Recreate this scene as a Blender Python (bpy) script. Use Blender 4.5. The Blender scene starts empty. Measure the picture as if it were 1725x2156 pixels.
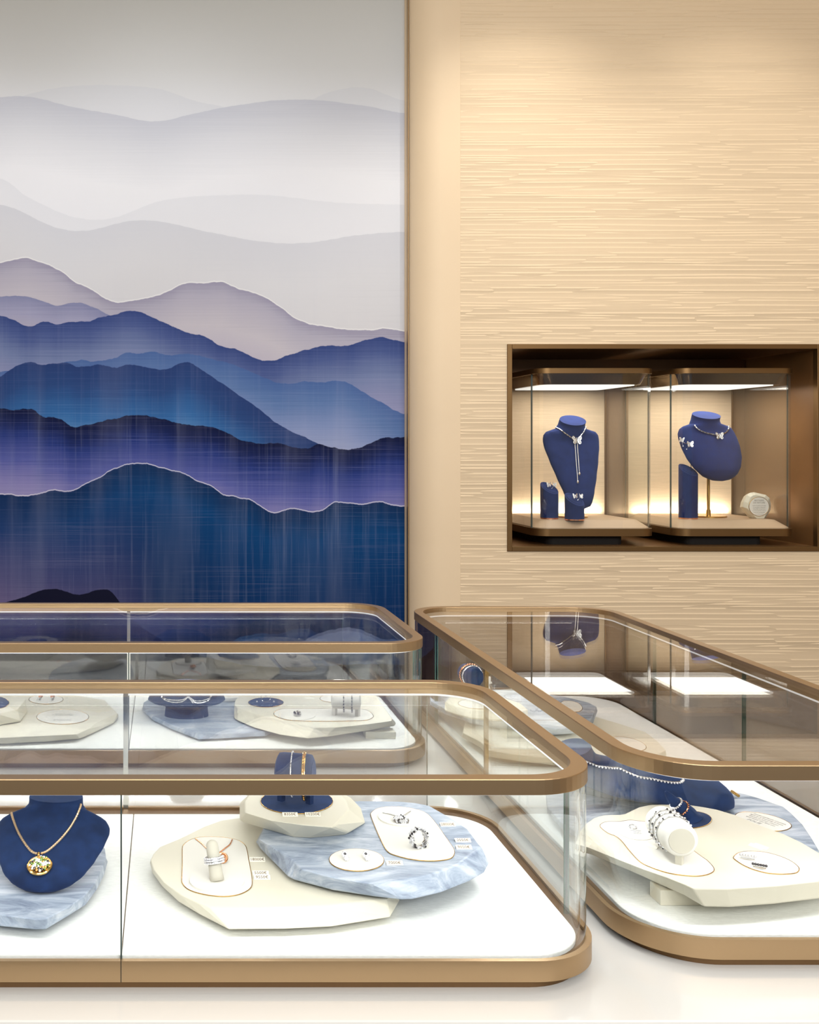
import bpy, bmesh, math, random
from mathutils import Vector, Matrix
from mathutils.bvhtree import BVHTree

random.seed(7)
C = bpy.context.scene.collection
S = bpy.context.scene

# ------------------------------------------------------------------ camera
CAM = Vector((0, 0, 1.475))
F = 2200.0                       # focal length in pixels of the 1725 x 2156 frame
VX, VY = 350.0, 935.0            # foot of the optical axis
cd = bpy.data.cameras.new('camera')
cam = bpy.data.objects.new('camera', cd)
C.objects.link(cam)
cam.location = CAM
cam.rotation_euler = (math.pi/2, 0, 0)
cd.sensor_fit = 'AUTO'
cd.sensor_width = 36
cd.lens = 36*F/2156
cd.shift_x = (862.5-VX)/2156
cd.shift_y = -(1078-VY)/2156
cd.clip_start = 0.02
S.camera = cam

# ------------------------------------------------------------------ world, exposure, lights
S.view_settings.view_transform = 'Standard'
S.view_settings.look = 'None'
S.view_settings.exposure = 0.0
S.view_settings.gamma = 1
S.view_settings.use_curve_mapping = False
S.cycles.max_bounces = 14
S.cycles.transparent_max_bounces = 32
S.cycles.glossy_bounces = 6
S.cycles.diffuse_bounces = 4
S.cycles.sample_clamp_indirect = 6
S.cycles.caustics_reflective = False
S.cycles.caustics_refractive = False
w = bpy.data.worlds.new('world')
S.world = w
w.use_nodes = True
w.node_tree.nodes['Background'].inputs[0].default_value = (0.92, 0.95, 1.0, 1)
w.node_tree.nodes['Background'].inputs[1].default_value = 0.30

def area(name, loc, rot, sx, sy, power, col=(1, 1, 1), spread=180):
    l = bpy.data.lights.new(name, 'AREA')
    l.shape = 'RECTANGLE'; l.size = sx; l.size_y = sy
    l.energy = power; l.color = col; l.spread = math.radians(spread)
    o = bpy.data.objects.new(name, l); C.objects.link(o)
    o.location = loc; o.rotation_euler = rot
    return o
def spot(name, loc, target, power, col, angle, blend=0.8, rad=0.03):
    l = bpy.data.lights.new(name, 'SPOT')
    l.energy = power; l.color = col; l.spot_size = math.radians(angle); l.spot_blend = blend
    l.shadow_soft_size = rad
    o = bpy.data.objects.new(name, l); C.objects.link(o)
    o.location = loc
    o.rotation_euler = (Vector(target)-Vector(loc)).to_track_quat('-Z', 'Y').to_euler()
    return o
WARM = (1.0, 0.945, 0.86)
area('ceiling_light_panel', (0.5, 1.7, 3.36), (0, 0, 0), 3.0, 1.6, 30, (1, 0.975, 0.94))
area('front_fill', (0.9, -1.6, 2.7), (math.radians(76), 0, 0), 3.6, 1.0, 116, (1, 0.98, 0.955))  # added fill behind the camera, no real fixture; brightens the back wall frontally
# down-lights close to the textured wall: they graze its relief
for x_, p_ in ((1.30, 30), (2.10, 20), (2.95, 23)):
    spot('wall_washer', (x_, 3.20, 3.38), (x_, 3.80, 1.50), p_, WARM, 92, 1.0, 0.015)
spot('mural_washer', (0.0, 2.9, 3.36), (-0.05, 3.96, 2.2), 20, (0.95, 0.97, 1.0), 80, 1.0, 0.2)
spot('mural_washer', (-1.0, 2.9, 3.36), (-1.0, 3.96, 2.2), 20, (0.95, 0.97, 1.0), 80, 1.0, 0.2)

# ------------------------------------------------------------------ helpers
def at(px, py, z):
    """world point of a photo pixel on the horizontal plane z"""
    d = (CAM.z-z)*F/(py-VY)
    return Vector(((px-VX)/F*d, d, z))
def atd(px, py, d):
    """world point of a photo pixel at depth d"""
    return Vector(((px-VX)/F*d, d, CAM.z-(py-VY)/F*d))
def ray(px, py):
    return Vector(((px-VX)/F, 1, -(py-VY)/F)).normalized()

def mesh_obj(name, verts, faces, mat, parent=None, smooth=False, bevel=0, seg=2, sub=0, autos=None, fmats=None):
    me = bpy.data.meshes.new(name)
    me.from_pydata([tuple(v) for v in verts], [], faces)
    mats = mat if isinstance(mat, (list, tuple)) else [mat]
    for m in mats: me.materials.append(m)
    if fmats:
        for p, k in zip(me.polygons, fmats): p.material_index = k
    bm = bmesh.new(); bm.from_mesh(me)
    bmesh.ops.recalc_face_normals(bm, faces=bm.faces)
    bm.to_mesh(me); bm.free()
    if smooth:
        for p in me.polygons: p.use_smooth = True
    o = bpy.data.objects.new(name, me); C.objects.link(o)
    if bevel:
        m = o.modifiers.new('bevel', 'BEVEL'); m.width = bevel; m.segments = seg; m.limit_method = 'ANGLE'
        m.angle_limit = math.radians(25)
        m.harden_normals = False
    if sub:
        m = o.modifiers.new('sub', 'SUBSURF'); m.levels = sub; m.render_levels = sub
    if autos is not None:
        for p in me.polygons: p.use_smooth = True
        try: me.set_sharp_from_angle(angle=math.radians(autos))
        except Exception: pass
    if parent is not None: adopt(o, parent)
    return o
def adopt(o, parent):
    o.parent = parent
    if parent.type == 'EMPTY':
        o.matrix_parent_inverse = Matrix.Translation(-Vector(parent.location))
def thing(name, label, cat, loc, group=None):
    o = bpy.data.objects.new(name, None); C.objects.link(o)
    o.empty_display_size = 0.02
    o.location = loc
    o['label'] = label; o['category'] = cat
    if group: o['group'] = group
    return o
def tag(o, label, cat, group=None):
    o['label'] = label; o['category'] = cat
    if group: o['group'] = group
    return o
def structure(o):
    o['kind'] = 'structure'; return o

class MB:
    """collects shapes for ONE mesh"""
    def __init__(s): s.v = []; s.f = []; s.m = []
    def add(s, vs, fs, k=0):
        b = len(s.v); s.v += [Vector(v) for v in vs]
        s.f += [tuple(b+i for i in f) for f in fs]; s.m += [k]*len(fs)
    def box(s, a, b, k=0):
        x0, y0, z0 = a; x1, y1, z1 = b
        s.add([(x0,y0,z0),(x1,y0,z0),(x1,y1,z0),(x0,y1,z0),(x0,y0,z1),(x1,y0,z1),(x1,y1,z1),(x0,y1,z1)],
              [(0,3,2,1),(4,5,6,7),(0,1,5,4),(1,2,6,5),(2,3,7,6),(3,0,4,7)], k)
    def tube(s, pts, r, n=8, closed=False, k=0, cap=True):
        pts = [Vector(p) for p in pts]; N = len(pts)
        rs = r if isinstance(r, (list, tuple)) else [r]*N
        rings = []; up = None
        for i, p in enumerate(pts):
            if closed: t = pts[(i+1) % N]-pts[i-1]
            else: t = pts[min(i+1, N-1)]-pts[max(i-1, 0)]
            if t.length < 1e-9: t = Vector((0, 0, 1))
            t.normalize()
            if up is None: up = Vector((0, 0, 1)) if abs(t.z) < 0.9 else Vector((0, 1, 0))
            a = up-t*up.dot(t)
            if a.length < 1e-6: a = t.orthogonal()
            a.normalize(); up = a; b = t.cross(a)
            rings.append([p+(a*math.cos(2*math.pi*j/n)+b*math.sin(2*math.pi*j/n))*rs[i] for j in range(n)])
        base = len(s.v); vs = [v for rg in rings for v in rg]; fs = []
        for i in range(N if closed else N-1):
            i2 = (i+1) % N
            for j in range(n):
                j2 = (j+1) % n
                fs.append((i*n+j, i*n+j2, i2*n+j2, i2*n+j))
        if not closed and cap:
            fs.append(tuple(range(n))[::-1]); fs.append(tuple((N-1)*n+j for j in range(n)))
        s.add(vs, fs, k)
    def cyl(s, c, r, z0, z1, n=32, k=0, r2=None):
        r2 = r if r2 is None else r2
        vs = [(c[0]+r*math.cos(2*math.pi*j/n), c[1]+r*math.sin(2*math.pi*j/n), z0) for j in range(n)]
        vs += [(c[0]+r2*math.cos(2*math.pi*j/n), c[1]+r2*math.sin(2*math.pi*j/n), z1) for j in range(n)]
        fs = [(j, (j+1) % n, n+(j+1) % n, n+j) for j in range(n)]
        fs += [tuple(range(n))[::-1], tuple(range(n, 2*n))]
        s.add(vs, fs, k)
    def ball(s, c, r, k=0, sc=(1, 1, 1), rot=None, low=True):
        # faceted stone / bead
        n, m = (7, 4) if low else (12, 8)
        vs = [Vector((0, 0, 1))]
        for i in range(1, m):
            th = math.pi*i/m
            for j in range(n):
                ph = 2*math.pi*(j+0.5*(i % 2))/n
                vs.append(Vector((math.sin(th)*math.cos(ph), math.sin(th)*math.sin(ph), math.cos(th))))
        vs.append(Vector((0, 0, -1)))
        fs = [(0, 1+j, 1+(j+1) % n) for j in range(n)]
        for i in range(m-2):
            for j in range(n):
                a = 1+i*n+j; b = 1+i*n+(j+1) % n
                fs.append((a, a+n, b+n, b))
        e = len(vs)-1
        fs += [(e, 1+(m-2)*n+(j+1) % n, 1+(m-2)*n+j) for j in range(n)]
        out = []
        for v in vs:
            v = Vector((v.x*sc[0], v.y*sc[1], v.z*sc[2]))*r
            if rot is not None: v = rot @ v
            out.append(v+Vector(c))
        s.add(out, fs, k)
    def prism(s, poly, z0, z1, k=0):
        n = len(poly)
        vs = [(p[0], p[1], z0) for p in poly]+[(p[0], p[1], z1) for p in poly]
        fs = [(j, (j+1) % n, n+(j+1) % n, n+j) for j in range(n)]
        fs += [tuple(range(n))[::-1], tuple(range(n, 2*n))]
        s.add(vs, fs, k)
    def ring(s, outer, inner, z0, z1, k=0):
        n = len(outer)
        vs = [(p[0], p[1], z0) for p in outer]+[(p[0], p[1], z1) for p in outer] + \
             [(p[0], p[1], z1) for p in inner]+[(p[0], p[1], z0) for p in inner]
        fs = []
        for j in range(n):
            j2 = (j+1) % n
            for a in range(4):
                b = (a+1) % 4
                fs.append((a*n+j, a*n+j2, b*n+j2, b*n+j))
        s.add(vs, fs, k)
    def build(s, name, mat, parent=None, **kw):
        return mesh_obj(name, s.v, s.f, mat, parent, fmats=s.m if any(s.m) else None, **kw)

def rrect(x0, y0, x1, y1, r, n=14):
    pts = []
    for cx, cy, a0 in ((x1-r, y0+r, -90), (x1-r, y1-r, 0), (x0+r, y1-r, 90), (x0+r, y0+r, 180)):
        for i in range(n+1):
            a = math.radians(a0+90*i/n)
            pts.append((cx+r*math.cos(a), cy+r*math.sin(a)))
    return pts
def arc(cx, cy, r, a0, a1, n=14):
    return [(cx+r*math.cos(math.radians(a0+(a1-a0)*i/n)), cy+r*math.sin(math.radians(a0+(a1-a0)*i/n))) for i in range(n+1)]
def strip(path, t, z0, z1, fmat_edge=1):
    """a pane following an open path: solid of thickness t; faces carry glass, rims the edge material"""
    P = [Vector((p[0], p[1], 0)) for p in path]; n = len(P); L = []; R = []
    for i in range(n):
        d = (P[min(i+1, n-1)]-P[max(i-1, 0)]).normalized(); nn = Vector((-d.y, d.x, 0))
        L.append(P[i]+nn*t/2); R.append(P[i]-nn*t/2)
    m = MB()
    vs = [(p.x, p.y, z0) for p in L]+[(p.x, p.y, z1) for p in L]+[(p.x, p.y, z0) for p in R]+[(p.x, p.y, z1) for p in R]
    fa = [(i, i+1, n+i+1, n+i) for i in range(n-1)]+[(2*n+i, 3*n+i, 3*n+i+1, 2*n+i+1) for i in range(n-1)]
    fe = [(n+i, n+i+1, 3*n+i+1, 3*n+i) for i in range(n-1)]+[(i, 2*n+i, 2*n+i+1, i+1) for i in range(n-1)]
    fe += [(0, n, 3*n, 2*n), (n-1, 3*n-1, 4*n-1, 2*n-1)]
    m.add(vs, fa, 0); m.add([], [], 0)
    b = len(m.v)-len(vs)
    m.f += fe; m.m += [fmat_edge]*len(fe)
    return m
def crom(pts, closed=True, n=6):
    """Catmull-Rom through points (any dimension)"""
    P = [Vector(p) for p in pts]; N = len(P); out = []
    for i in range(N if closed else N-1):
        if closed: p0, p1, p2, p3 = P[i-1], P[i], P[(i+1) % N], P[(i+2) % N]
        else: p0, p1, p2, p3 = P[max(i-1, 0)], P[i], P[i+1], P[min(i+2, N-1)]
        for k in range(n):
            t = k/n
            out.append(0.5*((2*p1)+(p2-p0)*t+(2*p0-5*p1+4*p2-p3)*t*t+(3*p1-p0-3*p2+p3)*t*t*t))
    if not closed: out.append(P[-1])
    return out
def ell(cx, cy, rx, ry, n=28, tilt=0):
    c, s_ = math.cos(tilt), math.sin(tilt)
    return [(cx+rx*math.cos(2*math.pi*i/n)*c-ry*math.sin(2*math.pi*i/n)*s_,
             cy+rx*math.cos(2*math.pi*i/n)*s_+ry*math.sin(2*math.pi*i/n)*c) for i in range(n)]

# ------------------------------------------------------------------ materials
def new_mat(name):
    m = bpy.data.materials.new(name); m.use_nodes = True
    nt = m.node_tree; return m, nt, nt.nodes['Principled BSDF']
def lin(r, g, b):
    f = lambda c: (c/255/12.92) if c/255 <= 0.04045 else ((c/255+0.055)/1.055)**2.4
    return (f(r), f(g), f(b), 1)
def plain(name, col, rough=0.5, metal=0.0, noise=None, bump=None, spec=0.5, sheen=0, coat=0):
    m, nt, b = new_mat(name)
    b.inputs['Base Color'].default_value = col
    b.inputs['Roughness'].default_value = rough
    b.inputs['Metallic'].default_value = metal
    b.inputs['Specular IOR Level'].default_value = spec
    if sheen:
        b.inputs['Sheen Weight'].default_value = sheen
        b.inputs['Sheen Roughness'].default_value = 0.4
        b.inputs['Sheen Tint'].default_value = (0.35, 0.5, 0.95, 1)
    if coat: b.inputs['Coat Weight'].default_value = coat
    N = nt.nodes; Lk = nt.links
    tc = N.new('ShaderNodeTexCoord')
    if noise:
        sc, amt = noise
        n = N.new('ShaderNodeTexNoise'); n.inputs['Scale'].default_value = sc; n.inputs['Detail'].default_value = 4
        Lk.new(tc.outputs['Object'], n.inputs['Vector'])
        mr = N.new('ShaderNodeMapRange'); mr.inputs[1].default_value = 0.3; mr.inputs[2].default_value = 0.7
        mr.inputs[3].default_value = 1-amt; mr.inputs[4].default_value = 1+amt
        Lk.new(n.outputs['Fac'], mr.inputs[0])
        mx = N.new('ShaderNodeVectorMath'); mx.operation = 'SCALE'
        mx.inputs[0].default_value = col[:3]
        Lk.new(mr.outputs[0], mx.inputs['Scale'])
        Lk.new(mx.outputs[0], b.inputs['Base Color'])
    if bump:
        sc, dist = bump
        n = N.new('ShaderNodeTexNoise'); n.inputs['Scale'].default_value = sc; n.inputs['Detail'].default_value = 3
        Lk.new(tc.outputs['Object'], n.inputs['Vector'])
        bp = N.new('ShaderNodeBump'); bp.inputs['Distance'].default_value = dist; bp.inputs['Strength'].default_value = 0.7
        Lk.new(n.outputs['Fac'], bp.inputs['Height']); Lk.new(bp.outputs[0], b.inputs['Normal'])
    return m
M = {}
M['bronze'] = plain('bronze', lin(178, 150, 114), 0.38, 0.92, bump=(2600, 0.00010))
M['bronze_niche'] = plain('bronze_niche', lin(122, 94, 60), 0.4, 0.85)
M['bronze_dark'] = plain('bronze_dark', lin(120, 92, 62), 0.4, 0.8)
M['brass'] = plain('brass', lin(190, 150, 80), 0.25, 1.0)
M['gold'] = plain('gold', lin(240, 196, 120), 0.18, 1.0)
M['rope'] = plain('pale_gold_rope', lin(240, 208, 170), 0.3, 0.8)
M['rose'] = plain('rose_gold', lin(240, 170, 130), 0.18, 1.0)
M['silver'] = plain('silver', lin(235, 235, 238), 0.15, 1.0)
M['stone'] = plain('clear_stone', lin(250, 250, 255), 0.06, 0.35, spec=1.0)
M['stone_dark'] = plain('dark_stone', lin(50, 45, 50), 0.08, 0.3, spec=1.0)
M['stone_green'] = plain('green_stone', lin(120, 150, 60), 0.08, 0.2, spec=1.0)
M['stone_amber'] = plain('amber_stone', lin(230, 160, 70), 0.08, 0.2, spec=1.0)
M['cream'] = plain('cream_leather', lin(224, 218, 200), 0.5, 0, noise=(9, 0.02), bump=(1400, 0.00012))
M['white_suede'] = plain('white_suede', lin(234, 231, 224), 0.85, 0, bump=(1500, 0.0001))
M['finger'] = plain('grey_cream_suede', lin(206, 201, 187), 0.85, bump=(1500, 0.0001))
M['paper'] = plain('paper', lin(244, 240, 226), 0.7)
M['ink'] = plain('brown_ink', lin(96, 62, 22), 0.7)
M['ink_grey'] = plain('grey_ink', lin(150, 146, 140), 0.8)
M['ink_blue'] = plain('blue_ink', lin(60, 80, 140), 0.8)
M['navy'] = plain('navy_suede', lin(22, 44, 84), 0.9, 0, noise=(60, 0.25), bump=(1800, 0.0002), spec=0.2, sheen=0.18)
M['navy_niche'] = plain('royal_blue_suede', lin(30, 44, 96), 0.9, 0, noise=(40, 0.15), bump=(1200, 0.0002), spec=0.2, sheen=0.12)
M['grey_base'] = plain('grey_support', lin(86, 88, 92), 0.7)
M['counter'] = plain('white_lacquer', lin(223, 221, 217), 0.10, 0, noise=(1.2, 0.01), spec=0.45)
M['black'] = plain('black_pad', lin(22, 18, 16), 0.8, bump=(900, 0.0003))
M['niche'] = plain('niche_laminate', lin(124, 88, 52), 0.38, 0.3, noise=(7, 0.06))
M['plaster'] = plain('ceiling_paint', lin(235, 232, 225), 0.8)
M['floor'] = plain('dark_stone_floor', lin(70, 60, 52), 0.35, noise=(2, 0.05))
M['seam'] = plain('glass_seam', lin(60, 75, 72), 0.3)
M['steel'] = plain('polished_steel', lin(215, 212, 205), 0.12, 1.0)
M['column'] = plain('cream_plaster', lin(240, 217, 184), 0.55, 0, noise=(3, 0.015), bump=(500, 0.0002))

def emissive(name, col, s):
    m = bpy.data.materials.new(name); m.use_nodes = True; nt = m.node_tree
    nt.nodes.clear()
    e = nt.nodes.new('ShaderNodeEmission'); e.inputs[0].default_value = col; e.inputs[1].default_value = s
    o = nt.nodes.new('ShaderNodeOutputMaterial'); nt.links.new(e.outputs[0], o.inputs[0])
    return m
M['led'] = emissive('led_panel', (1, 0.93, 0.84, 1), 1.25)

def glass_mat(name, tint, f0=0.04, k=0.96, pw=5):
    m = bpy.data.materials.new(name); m.use_nodes = True; nt = m.node_tree; N = nt.nodes; L = nt.links
    N.clear()
    g = N.new('ShaderNodeNewGeometry')
    d = N.new('ShaderNodeVectorMath'); d.operation = 'DOT_PRODUCT'
    L.new(g.outputs['Incoming'], d.inputs[0]); L.new(g.outputs['Normal'], d.inputs[1])
    a = N.new('ShaderNodeMath'); a.operation = 'ABSOLUTE'; L.new(d.outputs['Value'], a.inputs[0])
    s = N.new('ShaderNodeMath'); s.operation = 'SUBTRACT'; s.inputs[0].default_value = 1.0; L.new(a.outputs[0], s.inputs[1])
    p = N.new('ShaderNodeMath'); p.operation = 'POWER'; p.inputs[1].default_value = pw; L.new(s.outputs[0], p.inputs[0])
    mu = N.new('ShaderNodeMath'); mu.operation = 'MULTIPLY_ADD'; mu.inputs[1].default_value = k; mu.inputs[2].default_value = f0
    L.new(p.outputs[0], mu.inputs[0])
    t = N.new('ShaderNodeBsdfTransparent'); t.inputs[0].default_value = tint
    gl = N.new('ShaderNodeBsdfGlossy'); gl.inputs['Roughness'].default_value = 0.0
    gl.inputs[0].default_value = (1, 1, 1, 1)
    mx = N.new('ShaderNodeMixShader')
    L.new(mu.outputs[0], mx.inputs[0]); L.new(t.outputs[0], mx.inputs[1]); L.new(gl.outputs[0], mx.inputs[2])
    o = N.new('ShaderNodeOutputMaterial'); L.new(mx.outputs[0], o.inputs[0])
    return m
M['glass'] = glass_mat('clear_glass', (0.985, 0.995, 0.99, 1))
M['glass_edge'] = plain('glass_edge', lin(70, 104, 94), 0.15, 0.0, spec=0.8)
GL = [M['glass'], M['glass_edge']]
GT = [glass_mat('top_glass', (0.97, 0.985, 0.98, 1), 0.03, 0.85, 7), M['glass_edge']]
GTS = [glass_mat('smoked_top_glass', (0.86, 0.84, 0.81, 1), 0.035, 0.96, 7), M['glass_edge']]
GB = [glass_mat('smoked_back_glass', (0.86, 0.85, 0.84, 1)), M['glass_edge']]
GD = [glass_mat('dark_smoked_glass', (0.48, 0.44, 0.42, 1)), M['glass_edge']]
GR = [glass_mat('smoked_side_glass', (0.74, 0.71, 0.68, 1)), M['glass_edge']]
GC = [glass_mat('curved_glass', (0.985, 0.995, 0.99, 1), 0.05, 0.96, 4), M['glass_edge']]
GM = [glass_mat('reflective_glass', (0.985, 0.995, 0.99, 1), 0.10, 0.9), M['glass_edge']]

def marble():
    m, nt, b = new_mat('blue_grey_marble'); N = nt.nodes; L = nt.links
    tc = N.new('ShaderNodeTexCoord')
    mp = N.new('ShaderNodeMapping'); mp.inputs['Scale'].default_value = (7, 22, 22); mp.inputs['Rotation'].default_value = (0, 0, 0.12)
    L.new(tc.outputs['Object'], mp.inputs[0])
    n1 = N.new('ShaderNodeTexNoise'); n1.inputs['Scale'].default_value = 1.6; n1.inputs['Detail'].default_value = 8
    n1.inputs['Roughness'].default_value = 0.68; n1.inputs['Distortion'].default_value = 1.1
    L.new(mp.outputs[0], n1.inputs['Vector'])
    cr = N.new('ShaderNodeValToRGB'); e = cr.color_ramp.elements
    e[0].position = 0.3; e[0].color = lin(100, 113, 136)
    e[1].position = 0.7; e[1].color = lin(212, 217, 224)
    x = e.new(0.5); x.color = lin(160, 172, 190)
    L.new(n1.outputs['Fac'], cr.inputs[0]); L.new(cr.outputs[0], b.inputs['Base Color'])
    b.inputs['Roughness'].default_value = 0.38
    n2 = N.new('ShaderNodeTexNoise'); n2.inputs['Scale'].default_value = 260; L.new(tc.outputs['Object'], n2.inputs['Vector'])
    bp = N.new('ShaderNodeBump'); bp.inputs['Distance'].default_value = 0.0004; bp.inputs['Strength'].default_value = 0.5
    L.new(n2.outputs['Fac'], bp.inputs['Height']); L.new(bp.outputs[0], b.inputs['Normal'])
    return m
M['marble'] = marble()

def fabric(name, col, sx, sy, dist, con=0.06):
    m, nt, b = new_mat(name); N = nt.nodes; L = nt.links
    tc = N.new('ShaderNodeTexCoord')
    mp = N.new('ShaderNodeMapping'); mp.inputs['Scale'].default_value = (sx, sy, sy); L.new(tc.outputs['Object'], mp.inputs[0])
    n = N.new('ShaderNodeTexNoise'); n.inputs['Scale'].default_value = 1; n.inputs['Detail'].default_value = 5
    L.new(mp.outputs[0], n.inputs['Vector'])
    mr = N.new('ShaderNodeMapRange'); mr.inputs[1].default_value = .3; mr.inputs[2].default_value = .7
    mr.inputs[3].default_value = 1-con; mr.inputs[4].default_value = 1+con; L.new(n.outputs['Fac'], mr.inputs[0])
    mx = N.new('ShaderNodeVectorMath'); mx.operation = 'SCALE'; mx.inputs[0].default_value = col[:3]
    L.new(mr.outputs[0], mx.inputs['Scale']); L.new(mx.outputs[0], b.inputs['Base Color'])
    b.inputs['Roughness'].default_value = 0.85
    bp = N.new('ShaderNodeBump'); bp.inputs['Distance'].default_value = dist; bp.inputs['Strength'].default_value = 0.8
    L.new(n.outputs['Fac'], bp.inputs['Height']); L.new(bp.outputs[0], b.inputs['Normal'])
    return m
M['lining'] = fabric('white_lining', lin(240, 241, 238), 160, 520, 0.0006)
M['grasscloth'] = fabric('grasscloth', lin(214, 190, 158), 9, 330, 0.0006, 0.07)
M['slab_cream'] = plain('cream_slab', lin(196, 168, 138), 0.5, 0, noise=(20, 0.02))

def wall_texture():
    m, nt, b = new_mat('carved_cream_wall'); N = nt.nodes; L = nt.links
    tc = N.new('ShaderNodeTexCoord')
    sp = N.new('ShaderNodeSeparateXYZ'); L.new(tc.outputs['Object'], sp.inputs[0])
    def math_(op, a, b_=None, c=None):
        n = N.new('ShaderNodeMath'); n.operation = op
        for i, v in enumerate((a, b_, c)):
            if v is None: continue
            if isinstance(v, (int, float)): n.inputs[i].default_value = v
            else: L.new(v, n.inputs[i])
        return n.outputs[0]
    def noise(sx, sz, scale, detail=1.0, off=0):
        mp = N.new('ShaderNodeMapping'); mp.inputs['Scale'].default_value = (sx, 0.001, sz)
        mp.inputs['Location'].default_value = (off, off, off)
        L.new(tc.outputs['Object'], mp.inputs[0])
        n = N.new('ShaderNodeTexNoise'); n.inputs['Scale'].default_value = scale; n.inputs['Detail'].default_value = detail
        L.new(mp.outputs[0], n.inputs['Vector']); return n.outputs['Fac']
    na = noise(1.0, 12, 1, 2)
    q = math_('MULTIPLY', math_('FLOOR', math_('MULTIPLY', na, 11)), 0.5)
    nb = noise(0.9, 16, 1, 2, 5)
    row = math_('ADD', math_('ADD', math_('DIVIDE', sp.outputs['Z'], 0.0185), q), math_('MULTIPLY', nb, 1.0))
    fr = math_('FRACT', row)
    # ledge profile: slow rise, quick drop; height varies by row
    nr = N.new('ShaderNodeTexWhiteNoise'); nr.noise_dimensions = '1D'; L.new(math_('FLOOR', row), nr.inputs['W'])
    prof = math_('SUBTRACT', math_('POWER', fr, 1.4), math_('MULTIPLY', math_('SMOOTH_MIN', math_('MAXIMUM', math_('SUBTRACT', fr, 0.78), 0), 0.22, 0.01), 4.2))
    amp = math_('MULTIPLY_ADD', nr.outputs['Value'], 0.75, 0.35)
    ng = noise(60, 900, 1, 2, 9)
    h = math_('ADD', math_('MULTIPLY', prof, amp), math_('MULTIPLY', ng, 0.06))
    bp = N.new('ShaderNodeBump'); bp.inputs['Distance'].default_value = 0.0060; bp.inputs['Strength'].default_value = 0.6
    L.new(h, bp.inputs['Height']); L.new(bp.outputs[0], b.inputs['Normal'])
    b.inputs['Base Color'].default_value = lin(240, 217, 184)
    b.inputs['Roughness'].default_value = 0.55
    b.inputs['Specular IOR Level'].default_value = 0.3
    return m
M['wall'] = wall_texture()

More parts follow.
